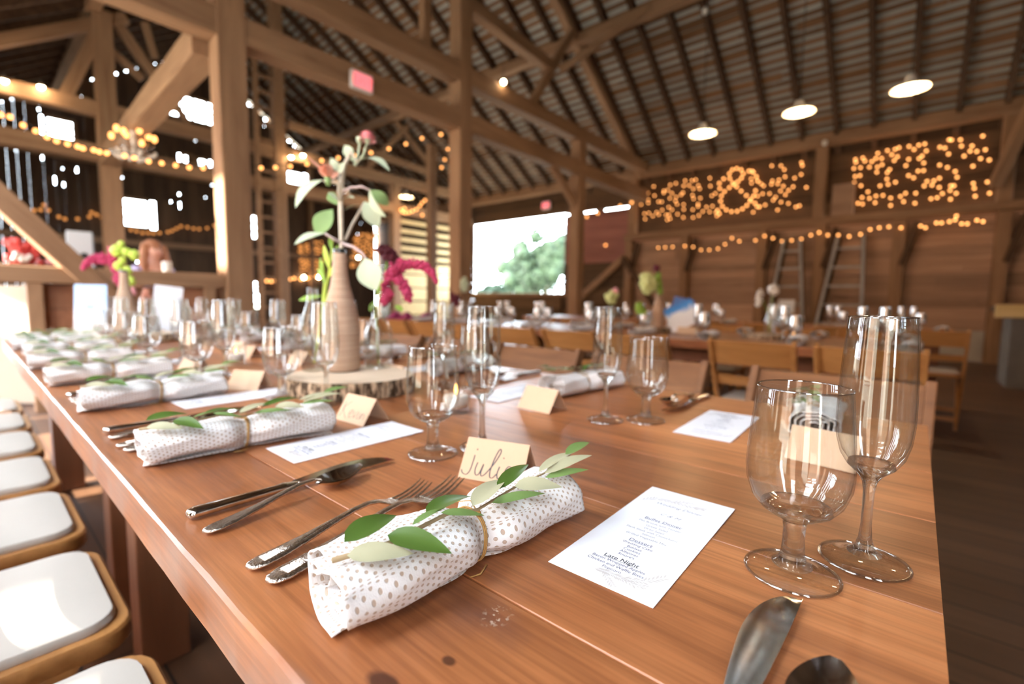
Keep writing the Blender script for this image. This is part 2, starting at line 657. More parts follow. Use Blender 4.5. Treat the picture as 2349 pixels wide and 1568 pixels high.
# far gable: upright boards with daylight between them and square openings
GX = 18.0
WINS = [(1.72, 2.30, 5.12, 5.72), (4.41, 5.91, 6.55, 7.28), (3.24, 3.86, 3.02, 3.86), (4.81, 5.13, 5.02, 5.46), (5.22, 5.50, 5.00, 5.44),
        (6.58, 6.98, 3.02, 3.86), (8.07, 8.62, 4.98, 5.66), (6.62, 6.95, 1.15, 1.55), (6.66, 7.0, 0.55, 1.12)]
rg = random.Random(5)
gw = MB()
v = -1.3
holes = []
while v < 11.8:
    w = rg.uniform(0.17, 0.30)
    w = min(w, 11.8 - v)
    top = roofz(-(v + w / 2)) + 0.12
    cuts = []
    for (a, b_, c, d) in WINS:
        if v + w > a and v < b_:
            cuts.append((c, d))
    # chinks: short lengths where a board has split away from its neighbour
    nch = rg.choice([0, 0, 1]) if v < 1.2 else rg.choice([0, 1, 2, 2, 3]) if v < 6.5 else rg.choice([0, 1, 1, 2]) if v < 8.5 else rg.choice([0, 0, 1])
    ch = []
    for _ in range(nch):
        z = min(rg.uniform(1.8, 7.2), top - 0.4)
        if rg.random() < 0.5:
            z = rg.uniform(3.6, 4.7)
        ch.append((z, z + rg.choice([0.03, 0.035, 0.04, 0.05, 0.06, 0.10, 0.20]), rg.uniform(0.018, 0.036)))
    ch.sort()
    z = 0.0
    segs = []
    ev = sorted([(c, d, None) for c, d in cuts] + [(a, b_, g) for a, b_, g in ch])
    for (c, d, g) in ev:
        if c < z:
            continue
        segs.append((z, c, 0))
        if g is not None:
            segs.append((c, d, g))
        z = d
    segs.append((z, top, 0))
    for (a, b_, g) in segs:
        if b_ - a > 0.01 and w - g > 0.02:
            gw.box(GX, GX + 0.03, -(v + .0015), -(v + w - .0015 - g), a, b_)
    v += w
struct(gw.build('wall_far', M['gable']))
for i, (a, b_, c, d) in enumerate(WINS):
    wf = MB()
    for (p, q) in (((a, c), (b_, c)), ((b_, c), (b_, d)), ((b_, d), (a, d)), ((a, d), (a, c))):
        wf.bar((GX - .02, -p[0], p[1]), (GX - .02, -q[0], q[1]), .08, .07, (1, 0, 0))
    o = wf.build('window_%d' % (i + 1), M['timber'])
    struct(o)
    mb = MB()
    nv, nh = (4, 4) if (b_ - a) > 1 else (1, 3)
    for k in range(1, nv):
        y = a + (b_ - a) * k / nv
        mb.bar((GX, -y, c), (GX, -y, d), .07, .04, (1, 0, 0))
    for k in range(1, nh):
        zz = c + (d - c) * k / nh
        mb.bar((GX, -a, zz), (GX, -b_, zz), .04, .06)
    mb.build('muntin', M['timber'], o)
    MB().box(GX + .012, GX + .016, -a, -b_, c, d).build('pane', thin_glass('old_pane') if i == 0 else bpy.data.materials['old_pane'], o)

# near gable behind the camera: closed board wall
nw = MB()
v = -1.3
while v < 11.8:
    w = min(rg.uniform(0.2, 0.3), 11.8 - v)
    top = roofz(-(v + w / 2)) + 0.12
    z0 = 0.0
    nw.box(-4.03, -4.0, -(v + .001), -(v + w - .001), z0, top)
    v += w
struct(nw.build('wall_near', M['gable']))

# unseen side wall on the chair side: openings and posts spaced to shape the daylight
lw = MB()
def lbox(x0, x1, z0, z1):
    lw.box(x0, x1, 1.30, 1.34, z0, z1)
BAYS = [(-2.2, -1.7), (-0.9, -0.4), (0.55, 1.5), (2.0, 2.4), (3.2, 3.7), (4.1, 4.9)]
cur = -4.0
for (a, b_) in BAYS:
    lbox(cur, a, 0, 4.45)
    cur = b_
lbox(4.9, 5.5, 0, 4.45); lbox(5.5, 5.85, 3.2, 4.45); lbox(6.25, 10.5, 3.2, 4.45); lbox(5.85, 6.25, 4.3, 4.45); lbox(10.5, 18.2, 0, 4.45)
struct(lw.build('wall_left', M['gable']))
k = 0
for (a, b_) in BAYS:
    for xx in (a - .05, b_ + .05):
        k += 1
        struct(MB().box(xx - .06, xx + .06, 1.26, 1.40, 0, 4.25).build('trim_%d' % k, M['timber']))
# unseen board wall added to block the sun, with gaps placed for sun patches
nb = MB()
NY = 16.0
def shade_gap(x, v, z, w, h):
    t_ = (v + NY) / .85
    return (x + .12 * t_ - w / 2, x + .12 * t_ + w / 2, z + .5 * t_ - h / 2, z + .5 * t_ + h / 2)
GAPS = [shade_gap(.74, .04, .47, .12, .055), shade_gap(1.07, .04, .47, .13, .07), shade_gap(3.45, -.08, .40, 1.4, .45), shade_gap(4.7, -.20, .35, 1.4, .55), shade_gap(5.9, .22, .80, .34, .30), shade_gap(5.63, 1.81, 1.76, .30, .92), shade_gap(5.62, .30, 1.5, .24, .66), shade_gap(8.6, .5, .3, 4.6, 1.9)]
xs = sorted({-14.0, 24.0} | {g[0] for g in GAPS} | {g[1] for g in GAPS})
for xa, xb in zip(xs, xs[1:]):
    cur = 0.0
    for (c, d) in sorted((g[2], g[3]) for g in GAPS if g[0] <= xa + 1e-6 and g[1] >= xb - 1e-6):
        if c > cur:
            nb.box(xa, xb, NY, NY + .02, cur, c)
        cur = max(cur, d)
    nb.box(xa, xb, NY, NY + .02, cur, 14.6)
struct(nb.build('wall_sun_blocker', M['boards']))

# ------------------------------------------------------------------ setting: roof
ce = MB()
X0, X1 = -4.2, 18.2
RZ = EAVE + SL * 6.55
th = 0.24
ce.add([(X0, RID, RZ + th), (X1, RID, RZ + th), (X1, -12.3, EAVE - SL * .5 + th), (X0, -12.3, EAVE - SL * .5 + th)], [(0, 1, 2, 3)])
ce.add([(X0, RID, RZ + th), (X1, RID, RZ + th), (X1, 1.45, EAVE - SL * .15 + th), (X0, 1.45, EAVE - SL * .15 + th)], [(0, 3, 2, 1)])
ceiling = struct(ce.build('ceiling', M['tin'], recalc=False))
lm = MB()
rg = random.Random(3)
k = 0
dv = 0.0
while dv < 7.0:
    for sgn in (1, -1):
        if sgn < 0 and dv > 6.65:
            continue
        y = RID - sgn * dv
        z = RZ - SL * dv + 0.205
        x = X0
        while x < X1:
            L_ = min(rg.uniform(2.5, 4.2), X1 - x)
            w = rg.choice([0.06, 0.065, 0.07, 0.075, 0.075, 0.14])
            if rg.random() > 0.03:
                lm.bar((x, y, z), (x + L_ - .01, y, z), w, 0.022, (0, sgn * SL * -1, 1) if False else (0, -sgn * SL, 1))
            x += L_
    dv += 0.142
lath = lm.build('lath', M['lath'], ceiling)
for sgn in (1, -1):
    for i in range(37):
        x = -3.9 + i * 0.597
        le = 6.95 if sgn > 0 else 6.65
        mb = MB().bar((x, RID, RZ + 0.1), (x, RID - sgn * le, RZ + 0.1 - SL * le), 0.085, 0.17)
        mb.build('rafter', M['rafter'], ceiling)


# ------------------------------------------------------------------ timber frame
def timber(name, a, b, w, h, label, cat='beam', group=None, mat='timber', bevel=0.012, upv=(0, 0, 1)):
    a, b = Vector(a), Vector(b)
    d = b - a
    L = d.length
    x = d.normalized()
    s_ = x.cross(Vector(upv))
    if s_.length < 1e-4:
        s_ = Vector((0, 1, 0))
    s_.normalize()
    u_ = s_.cross(x)
    rg_ = random.Random(hash(label) % 1000 if False else len(label) * 7 + int(L * 100))
    mb = MB()
    secs = []
    n = max(2, int(L / 0.6))
    for i in range(n + 1):
        f = i / n
        jw, jh = 1 + rg_.uniform(-.025, .025), 1 + rg_.uniform(-.025, .025)
        c = 0.008
        W_, H_ = w / 2 * jw, h / 2 * jh
        secs.append([(L * f, p, q) for p, q in ((-W_, -H_ + c), (-W_ + c, -H_), (W_ - c, -H_), (W_, -H_ + c), (W_, H_ - c), (W_ - c, H_), (-W_ + c, H_), (-W_, H_ - c))])
    mb.loft(secs)
    o = mb.build(name, M[mat])
    o.matrix_world = Matrix(((x.x, s_.x, u_.x, a.x), (x.y, s_.y, u_.y, a.y), (x.z, s_.z, u_.z, a.z), (0, 0, 0, 1)))
    return tag(o, label, cat, group)


B1, B3 = 5.62, 12.1      # the two cross frames
def pt(x, v, z):
    return (x, -v, z)


# first cross frame
timber('timber_post', pt(B1, 1.95, 0), pt(B1, 1.95, 6.35), .27, .27, 'tall hewn post at the end of the half wall, its chair side lit by sun', 'post')
timber('timber_post', pt(B1, 5.25, 0), pt(B1, 5.25, 8.4), .26, .26, 'tall hewn post behind the twine-wrapped bottle flowers, hung with bulbs', 'post')
timber('timber_post', pt(B1, 8.62, 0), pt(B1, 8.62, 4.32), .24, .24, 'hewn post standing just right of the bright loading door', 'post')
timber('tie_beam', pt(B1, -1.3, 3.74), pt(B1, 11.75, 3.74), .25, .28, 'long lower cross beam carrying the pink exit sign')
timber('tie_beam', pt(B1, 2.08, 4.44), pt(B1, 11.75, 4.44), .25, .26, 'long upper cross beam above the exit sign beam')
timber('collar_beam', pt(B1, 5.38, 5.55), pt(B1, 7.55, 5.42), .2, .2, 'short dark collar beam under the roof beside the tallest post')
timber('roof_strut', pt(B1, 7.0, 4.57), pt(B1, 8.3, 6.4), .14, .14, 'slanted strut rising from upper cross beam to the roof purlin', 'strut')
timber('roof_strut', pt(B1 - .1, 7.75, 5.40), pt(4.05, 8.5, 6.36), .1, .12, 'thin long brace running up along the roof purlin', 'strut')
timber('roof_strut', pt(B1, 4.55, 4.57), pt(B1, 4.53, 7.5), .13, .13, 'short upright strut standing on upper cross beam near the tallest post', 'strut')
timber('principal_rafter', pt(B1 + .1, 7.6, 6.95), pt(B1 + .1, 11.75, 4.26), .17, .2, 'pale principal rafter sloping down to the boarded wall', 'rafter')
timber('roof_purlin', pt(-4, 8.58, 6.33), pt(18, 8.58, 6.33), .2, .2, 'long purlin under the rafters on the lamp side of the roof')
timber('roof_purlin', pt(-4, 1.9, 6.33), pt(18, 1.9, 6.33), .2, .2, 'long purlin under the rafters on the half wall side of the roof')
timber('frame_brace', pt(B1, 8.52, 3.0), pt(B1, 7.7, 3.62), .12, .14, 'small corner brace under lower cross beam near the loading door post', 'brace')
timber('frame_brace', pt(B1 - .02, -0.25, 2.36), pt(B1 - .02, 1.28, 0.46), .22, .16, 'wide slanting brace crossing the half wall at the left end', 'brace')
timber('side_tie_beam', pt(B1 + .14, 1.80, 3.60), pt(B3, 2.0, 3.60), .26, .30, 'thick pale beam running back from the sunlit post, lit from below')
# second cross frame, a bay further back
timber('timber_post', pt(B3, 2.02, 0), pt(B3, 2.02, 6.3), .30, .30, 'pale hewn post standing behind the half wall', 'post')
timber('timber_post', pt(B3, 5.25, 0), pt(B3, 5.25, 8.3), .26, .26, 'hewn post beside the far hay ladder', 'post')
timber('timber_post', pt(B3, 8.62, 0), pt(B3, 8.62, 4.4), .26, .26, 'hewn post at the edge of the yellow slatted partition', 'post')
timber('timber_post', pt(B3 - 2.4, 8.05, 0), pt(B3 - 2.4, 8.05, 4.9), .2, .2, 'pinkish post in front of the yellow slatted partition', 'post')
timber('tie_beam', pt(B3, -1.3, 3.68), pt(B3, 11.75, 3.68), .25, .28, 'lower cross beam of the far frame behind the chandelier')
timber('tie_beam', pt(B3, -1.3, 4.50), pt(B3, 11.75, 4.50), .25, .26, 'upper cross beam of the far frame carrying the bare flood lamps')
timber('roof_strut', pt(B3, 1.45, 4.6), pt(B3, 1.98, 5.95), .2, .2, 'slanted strut under the roof left of the chandelier', 'strut')
timber('roof_strut', pt(B3, 1.98, 5.8), pt(B3, 2.62, 5.3), .12, .12, 'thin roof brace meeting the pale beam above the chandelier', 'strut')
timber('roof_strut', pt(B3, 2.2, 6.3), pt(B3, 2.9, 5.3), .16, .16, 'steep roof brace beside the thick pale beam', 'strut')
timber('roof_strut', pt(B3, 2.7, 6.4), pt(B3, 2.84, 5.8), .12, .12, 'short roof brace nearest the sunlit post', 'strut')
timber('roof_strut', pt(B3, 2.94, 5.35), pt(B3, 3.4, 4.6), .12, .12, 'dark brace crossing the wide gable window', 'strut')
timber('roof_strut', pt(B3, 9.1, 6.2), pt(B3, 7.65, 4.62), .15, .15, 'far slanted strut behind the pink zinnia', 'strut')
timber('roof_strut', pt(B3, 8.7, 6.2), pt(B3, 10.0, 5.2), .13, .13, 'far thin brace falling towards the string light post', 'strut')
timber('principal_rafter', pt(B3, 0.3, 5.0), pt(B3, 2.4, 6.36), .16, .2, 'left principal rafter rising over the half wall bay', 'rafter')
timber('principal_rafter', pt(B3, 5.5, 5.25), pt(B3, 10.2, 5.0), .16, .18, 'far straight beam below the roof behind the bottle flowers', 'beam')
# gable girts
for i, (z, nm) in enumerate([(2.55, 'lower girt of the chinked far wall'), (4.75, 'middle girt of the chinked far wall'), (6.2, 'upper girt of the chinked far wall')]):
    hv = 1.4 if z > 6 else 0
    timber('wall_girt', pt(GX - .12, -1.2 + hv * 1.6, z), pt(GX - .12, 11.7 - hv * 1.6, z), .15, .16, nm)
for v, nm in [(0.6, 'wall stud on the far wall near the speaker'), (2.9, 'wall stud on the far wall beside the pale post'), (6.0, 'wall stud on the far wall behind the person'), (8.9, 'wall stud on the far wall beyond the bulb letters')]:
    timber('wall_stud', pt(GX - .12, v, 0), pt(GX - .12, v, roofz(-v) - .1), .16, .16, nm, 'stud')

# ------------------------------------------------------------------ half wall in the first frame
hw = MB()
boards_h2 = [(0.02, .22), (.225, .43), (.435, .64), (.645, .86), (.865, 1.07)]
for a, b_ in boards_h2:
    hw.box(B1 + .02, B1 + .06, -.36, -1.80, a, b_)
struct(hw.build('wall_half', M['halfwall']))
timber('half_wall_rail', pt(B1, -1.28, 1.15), pt(B1, 1.80, 1.15), .2, .14, 'broad pale rail on top of the half wall', 'rail')
tag(MB().bar((5.98, -.27, .03), (5.98, -.27, 1.06), .40, .02, (-.62, .78, 0)).build('sun_catch_board', plain('sun_catch_board_paint', (.42, .36, .29), .8), None, bevel=.003), 'added cream board angled to catch sun at the left end of the half wall', 'board')  # panel added and turned to the sun to make the bright patch here
for v in (0.40, 1.68):
    timber('half_wall_stud', pt(B1 - .03, v, 0), pt(B1 - .03, v, 1.08), .10, .12, 'ochre stud on the half wall %s' % ('beside the sunlit patch' if v < 1 else 'next to the tall sunlit post'), 'stud')

# ------------------------------------------------------------------ boarded wall framing
for i, (xp, nm) in enumerate([(5.95, 'wall post at the corner of the boarded wall beside the stairs'), (4.45, 'wall post between the blue picture and the corner'), (2.72, 'wall post left of the first leaning ladder'),
                              (1.62, 'wall post between the two leaning ladders'), (0.36, 'wall post right of the second leaning ladder'), (-1.02, 'wall post at the dark end by the bar')]):
    p = timber('wall_post', pt(xp, 11.72, 0), pt(xp, 11.72, 2.62), .19, .19, nm, 'post')
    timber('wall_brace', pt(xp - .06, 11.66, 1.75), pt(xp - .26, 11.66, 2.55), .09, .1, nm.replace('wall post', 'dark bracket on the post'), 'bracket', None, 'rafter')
timber('ledge_beam', pt(-3.9, 11.70, 2.70), pt(6.06, 11.70, 2.70), .24, .15, 'long ledge beam under the glowing light nets', 'beam')
timber('wall_plate', pt(-4, 11.78, 4.36), pt(18, 11.78, 4.36), .26, .24, 'wall plate where the rafters land above the light nets')
timber('wall_plate', pt(-4, -1.28, 4.36), pt(18, -1.28, 4.36), .26, .24, 'wall plate where the rafters land on the chair side')
for xp, nm in [(5.95, 'loft post at the stairs end of the light nets'), (1.72, 'loft post between the ampersand and the wide light net'), (-1.0, 'loft post at the dark end of the light nets')]:
    timber('loft_post', pt(xp, 11.85, 2.78), pt(xp, 11.85, 4.25), .2, .2, nm, 'post')
timber('frame_brace', pt(-0.86, 11.6, 3.05), pt(-1.35, 10.2, 5.0), .16, .14, 'steep lit brace in the dark corner above the bar', 'brace')
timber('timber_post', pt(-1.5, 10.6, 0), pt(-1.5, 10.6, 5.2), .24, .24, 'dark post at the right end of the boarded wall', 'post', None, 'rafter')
timber('stair_stringer', pt(7.6, 11.6, 0.9), pt(6.02, 11.6, 2.2), .08, .16, 'slanting stair string rising to the corner wall post', 'stair')
timber('frame_brace', pt(6.02, 11.5, 2.15), pt(5.1, 11.5, 0.9), .1, .12, 'dark brace falling from the corner post behind the hydrangea', 'brace', None, 'rafter')
tag(MB().box(1.12, 1.48, -11.70, -11.95, 2.79, 3.42).build('feed_box', M['boards'], None, bevel=.01), 'small wooden box standing on the ledge between the light nets', 'box')

# yellow slatted partition in the far frame
sp = thing('slatted_partition', 'slatted partition coloured sunlit yellow beside the loading door', 'partition', pt(B3, 8.7, 0))
for i, (z0, z1) in enumerate([(0.05, 0.45), (0.5, 0.9), (0.95, 1.32), (1.36, 1.74), (1.78, 2.1), (2.22, 2.34), (2.48, 2.60), (2.74, 2.86), (3.0, 3.12), (3.28, 3.40)]):
    MB().box(-.02, .02, 0, -3.0, z0, z1).build('slat', M['yellow'], sp, bevel=.004)
for yy in (-.02, -1.5, -2.95):
    MB().box(.02, .10, yy - .05, yy + .05, 0, 3.5).build('batten', M['yellow'], sp)

# hay ladder in the far frame
hl = thing('hay_ladder', 'tall fixed hay ladder between the sunlit post and the bottle flowers', 'ladder', pt(B3 - .1, 4.72, 0))
for yy in (0, -.46):
    MB().box(-.05, .05, yy - .05, yy + .05, 0, 6.9).build('rail', M['timber'], hl)
for i in range(19):
    MB().box(-.025, .025, 0, -.46, .35 + i * .36, .40 + i * .36).build('rung', M['timber'], hl)


def leaning_ladder(name, label, x0, x1, x2, x3):
    t = thing(name, label, 'ladder', pt((x0 + x1) / 2, 11.35, 0))
    cx_ = (x0 + x1) / 2
    for a, b_ in ((x0, x2), (x1, x3)):
        MB().bar((a - cx_, .12, 0), (b_ - cx_, -.33, 2.35), .055, .15).build('rail', M['rafter'], t)  # dark rafter wood puts the shade of the rail sides into the colour
    for a, b_ in ((x0, x2), (x1, x3)):
        MB().bar((a - cx_, .205, 0), (b_ - cx_, -.245, 2.35), .05, .03).build('rail_face', M['ladder'], t)
    for i in range(6):
        f = (i + .6) / 6.2
        MB().bar((x0 - cx_ + (x2 - x0) * f, .12 - .45 * f, 2.35 * f), (x1 - cx_ + (x3 - x1) * f, .12 - .45 * f, 2.35 * f), .05, .04).build('rung', M['ladder'], t)
    return t


leaning_ladder('orchard_ladder', 'grey tapered ladder leaning on the boards, the one nearer the blue picture', 2.50, 1.72, 2.28, 1.98)
leaning_ladder('orchard_ladder', 'grey tapered ladder leaning on the boards, the one nearer the bar', 1.62, 0.78, 1.32, 0.90)
tag(MB().box(1.93, 2.22, -11.18, -11.20, .80, 1.08).build('notice_sheet', M['paper']), 'pale bluish sheet fixed low on the first leaning ladder', 'notice')

# bar at the dark end
br = thing('bar_counter', 'rustic bar counter with a pale front edge in the dark corner', 'counter', pt(-1.3, 8.7, 0))
MB().box(-1.2, .55, -.5, .45, .93, 1.0).build('worktop', M['upper'], br, bevel=.01)
MB().box(-1.2, .58, .44, .50, .86, 1.02).build('front_edge', M['yellow'], br, bevel=.01)
MB().box(-1.1, .42, -.4, .38, 0, .93).build('base', plain('weathered_base', (.16, .14, .12), .9, 0.0, .4, 4.0), br)
tag(MB().lathe([(0, 0), (.05, 0), (.07, .05), (.075, .09), (.068, .09), (.06, .05), (0, .015)], 20, pt(-1.12, 8.55, 1.0)).build('copper_bowl', plain('copper', (.6, .3, .2), .3, 1.0), smooth=True), 'small copper bowl standing on the bar', 'bowl')

# outside the loading door: sunlit shrubs and a tree
rg = random.Random(8)
lf = plain('sunlit_foliage', (0.012, 0.030, 0.010), 0.8, 0.0, 0.5, 2.0)
bk = plain('bark', (0.25, 0.2, 0.16), 0.9)
def foliage(name, label, cat, c, rx, h, n, trunk):
    t = thing(name, label, cat, c)
    mb = MB()
    for i in range(n):
        a, e = rg.uniform(0, 2 * PI), rg.uniform(-1, 1)
        rr = rg.uniform(.55, 1) ** .5
        p = Vector((rx * rr * math.cos(a) * math.sqrt(1 - e * e), rx * rr * math.sin(a) * math.sqrt(1 - e * e), h * .62 + h * .40 * rr * e))
        d = Vector((rg.uniform(-1, 1), rg.uniform(-1, 1), rg.uniform(-.6, .8))).normalized()
        mb.leaf(p, p + d * rg.uniform(.16, .30), .14, (rg.uniform(-1, 1), rg.uniform(-1, 1), 1), .1, .2, 3)
    for i in range(46):
        a, e = rg.uniform(0, 2 * PI), rg.uniform(-1, 1)
        rr = rg.uniform(.1, .85)
        mb.ball((rx * rr * math.cos(a) * math.sqrt(1 - e * e), rx * rr * math.sin(a) * math.sqrt(1 - e * e), h * .60 + h * .36 * rr * e), rx * rg.uniform(.16, .30), 9, 6)
    mb.build('foliage', lf, t, recalc=False)
    MB().tube([(0, 0, 0), (.05, 0, h * .3), (0, .06, h * .75)], [trunk, trunk * .8, trunk * .3], 7).build('trunk', bk, t, smooth=True)
    return t


foliage('leafy_tree', 'sunlit tree seen through the loading door, on its open side', 'tree', (14.5, -19.6, -.13), 1.9, 5.2, 1700, .14)
foliage('leafy_shrub', 'low sunlit shrub outside the loading door sill', 'shrub', (15.9, -17.4, -.13), 1.2, 1.9, 700, .05)
foliage('leafy_tree', 'pale distant tree seen in the middle of the loading door', 'tree', (21.6, -26.0, -.13), 2.0, 4.6, 1000, .16)

# ------------------------------------------------------------------ tables
TOP = 0.76


def table_mat():
    m, nt, b = newmat('stained_planks')
    L = nt.links.new
    tc = N(nt, 'ShaderNodeTexCoord')
    geo = N(nt, 'ShaderNodeNewGeometry')
    # grain along X, shifted per plank
    mp = N(nt, 'ShaderNodeMapping')
    mp.inputs['Scale'].default_value = (1.6, 22, 22)
    L(tc.outputs['Object'], mp.inputs['Vector'])
    cm = N(nt, 'ShaderNodeCombineXYZ')
    ml = N(nt, 'ShaderNodeMath', operation='MULTIPLY')
    ml.inputs[1].default_value = 53.0
    L(geo.outputs['Random Per Island'], ml.inputs[0])
    L(ml.outputs[0], cm.inputs[0]); L(ml.outputs[0], cm.inputs[1])
    ad = N(nt, 'ShaderNodeVectorMath', operation='ADD')
    L(mp.outputs[0], ad.inputs[0]); L(cm.outputs[0], ad.inputs[1])
    n1 = N(nt, 'ShaderNodeTexNoise')
    n1.inputs['Scale'].default_value = 1.0; n1.inputs['Detail'].default_value = 7; n1.inputs['Roughness'].default_value = .62; n1.inputs['Distortion'].default_value = 1.0
    L(ad.outputs[0], n1.inputs['Vector'])
    rp = N(nt, 'ShaderNodeValToRGB')
    cr = rp.color_ramp
    cr.elements[0].position = .22; cr.elements[0].color = (0.185, 0.060, 0.022, 1)
    cr.elements[1].position = .80; cr.elements[1].color = (0.54, 0.225, 0.090, 1)
    e = cr.elements.new(.5); e.color = (0.40, 0.148, 0.053, 1)
    L(n1.outputs['Fac'], rp.inputs['Fac'])
    # fine pores
    mp2 = N(nt, 'ShaderNodeMapping'); mp2.inputs['Scale'].default_value = (8, 260, 260)
    L(tc.outputs['Object'], mp2.inputs['Vector'])
    n2 = N(nt, 'ShaderNodeTexNoise'); n2.inputs['Scale'].default_value = 1.0; n2.inputs['Detail'].default_value = 3
    L(mp2.outputs[0], n2.inputs['Vector'])
    mx = N(nt, 'ShaderNodeMix', data_type='RGBA', blend_type='MULTIPLY'); mx.inputs['Factor'].default_value = .55
    r2 = N(nt, 'ShaderNodeValToRGB'); r2.color_ramp.elements[0].position = .3; r2.color_ramp.elements[1].position = .62
    r2.color_ramp.elements[0].color = (.55, .5, .45, 1); r2.color_ramp.elements[1].color = (1.1, 1.1, 1.1, 1)
    L(n2.outputs['Fac'], r2.inputs['Fac']); L(rp.outputs['Color'], mx.inputs['A']); L(r2.outputs['Color'], mx.inputs['B'])
    # broad blotches of darker stain
    n3 = N(nt, 'ShaderNodeTexNoise'); n3.inputs['Scale'].default_value = 5.5; n3.inputs['Detail'].default_value = 4
    L(tc.outputs['Object'], n3.inputs['Vector'])
    r3 = N(nt, 'ShaderNodeValToRGB'); r3.color_ramp.elements[0].position = .33; r3.color_ramp.elements[1].position = .62
    r3.color_ramp.elements[0].color = (.62, .52, .50, 1); r3.color_ramp.elements[1].color = (1, 1, 1, 1)
    L(n3.outputs['Fac'], r3.inputs['Fac'])
    mx2 = N(nt, 'ShaderNodeMix', data_type='RGBA', blend_type='MULTIPLY'); mx2.inputs['Factor'].default_value = .65
    L(mx.outputs['Result'], mx2.inputs['A']); L(r3.outputs['Color'], mx2.inputs['B'])
    hs = N(nt, 'ShaderNodeHueSaturation')
    mr = N(nt, 'ShaderNodeMapRange'); mr.inputs['To Min'].default_value = .82; mr.inputs['To Max'].default_value = 1.18
    L(geo.outputs['Random Per Island'], mr.inputs['Value']); L(mr.outputs[0], hs.inputs['Value']); L(mx2.outputs['Result'], hs.inputs['Color'])
    cur = hs.outputs['Color']
    # knots and scuffs at fixed places on the board (x, y, rx, ry, colour)
    for (kx, ky, rx, ry, col, soft, amt) in ((0.228, -0.152, .017, .0085, (.055, .016, .008), .35, .9), (0.213, -0.190, .0065, .0045, (.045, .015, .008), .4, .85),
                                        (0.225, -0.232, .05, .022, (.12, .045, .03), 1.0, .75), (0.9, -0.62, .03, .012, (.09, .03, .015), .6, .8), (0.42, -0.66, .09, .016, (.11, .04, .02), 1.0, .7),
                                        (0.30, -0.52, .07, .014, (.10, .035, .018), 1.0, .75), (0.62, -0.88, .10, .02, (.12, .045, .02), 1.0, .7), (0.05, -0.74, .08, .012, (.11, .04, .02), 1.0, .6), (0.20, -0.70, .06, .01, (.10, .035, .018), 1.0, .6)):
        mk = N(nt, 'ShaderNodeMapping'); mk.vector_type = 'TEXTURE'
        mk.inputs['Location'].default_value = (kx, ky, 0); mk.inputs['Scale'].default_value = (rx, ry, 1.0)
        nzk = N(nt, 'ShaderNodeTexNoise'); nzk.inputs['Scale'].default_value = 30; nzk.inputs['Detail'].default_value = 3
        L(tc.outputs['Object'], nzk.inputs['Vector'])
        sub = N(nt, 'ShaderNodeVectorMath', operation='SUBTRACT'); sub.inputs[1].default_value = (.5, .5, .5); L(nzk.outputs['Color'], sub.inputs[0])
        scn = N(nt, 'ShaderNodeVectorMath', operation='MULTIPLY'); scn.inputs[1].default_value = (rx * .9, ry * .9, 0); L(sub.outputs[0], scn.inputs[0])
        av = N(nt, 'ShaderNodeVectorMath', operation='ADD'); L(tc.outputs['Object'], av.inputs[0]); L(scn.outputs[0], av.inputs[1])
        L(av.outputs[0], mk.inputs['Vector'])
        fl = N(nt, 'ShaderNodeVectorMath', operation='MULTIPLY'); fl.inputs[1].default_value = (1, 1, 0); L(mk.outputs[0], fl.inputs[0])
        ln = N(nt, 'ShaderNodeVectorMath', operation='LENGTH'); L(fl.outputs[0], ln.inputs[0])
        mq = N(nt, 'ShaderNodeMapRange'); mq.inputs['From Min'].default_value = 1.0; mq.inputs['From Max'].default_value = 1 - soft; mq.inputs['To Max'].default_value = amt
        L(ln.outputs['Value'], mq.inputs['Value'])
        mk2 = N(nt, 'ShaderNodeMix', data_type='RGBA'); mk2.inputs['B'].default_value = (*col, 1)
        L(mq.outputs[0], mk2.inputs['Factor']); L(cur, mk2.inputs['A'])
        cur = mk2.outputs['Result']
    # pale worn scratches
    mp4 = N(nt, 'ShaderNodeMapping'); mp4.inputs['Location'].default_value = (0.219, -0.243, 0); mp4.vector_type = 'TEXTURE'; mp4.inputs['Scale'].default_value = (.012, .016, 1)
    L(tc.outputs['Object'], mp4.inputs['Vector'])
    f4 = N(nt, 'ShaderNodeVectorMath', operation='MULTIPLY'); f4.inputs[1].default_value = (1, 1, 0); L(mp4.outputs[0], f4.inputs[0])
    l4 = N(nt, 'ShaderNodeVectorMath', operation='LENGTH'); L(f4.outputs[0], l4.inputs[0])
    q4 = N(nt, 'ShaderNodeMapRange'); q4.inputs['From Min'].default_value = 1.0; q4.inputs['From Max'].default_value = .2; L(l4.outputs['Value'], q4.inputs['Value'])
    n4 = N(nt, 'ShaderNodeTexNoise'); n4.inputs['Scale'].default_value = 220; n4.inputs['Detail'].default_value = 4; L(tc.outputs['Object'], n4.inputs['Vector'])
    c4 = N(nt, 'ShaderNodeMapRange'); c4.inputs['From Min'].default_value = .56; c4.inputs['From Max'].default_value = .64; L(n4.outputs['Fac'], c4.inputs['Value'])
    m4 = N(nt, 'ShaderNodeMath', operation='MULTIPLY'); L(q4.outputs[0], m4.inputs[0]); L(c4.outputs[0], m4.inputs[1])
    x4 = N(nt, 'ShaderNodeMix', data_type='RGBA'); x4.inputs['B'].default_value = (.62, .52, .42, 1); L(m4.outputs[0], x4.inputs['Factor']); L(cur, x4.inputs['A'])
    cur = x4.outputs['Result']
    # worn, greyed outer edge
    sx = N(nt, 'ShaderNodeSeparateXYZ'); L(tc.outputs['Object'], sx.inputs[0])
    ed = N(nt, 'ShaderNodeMapRange'); ed.inputs['From Min'].default_value = -.126; ed.inputs['From Max'].default_value = -.119; L(sx.outputs['Y'], ed.inputs['Value'])
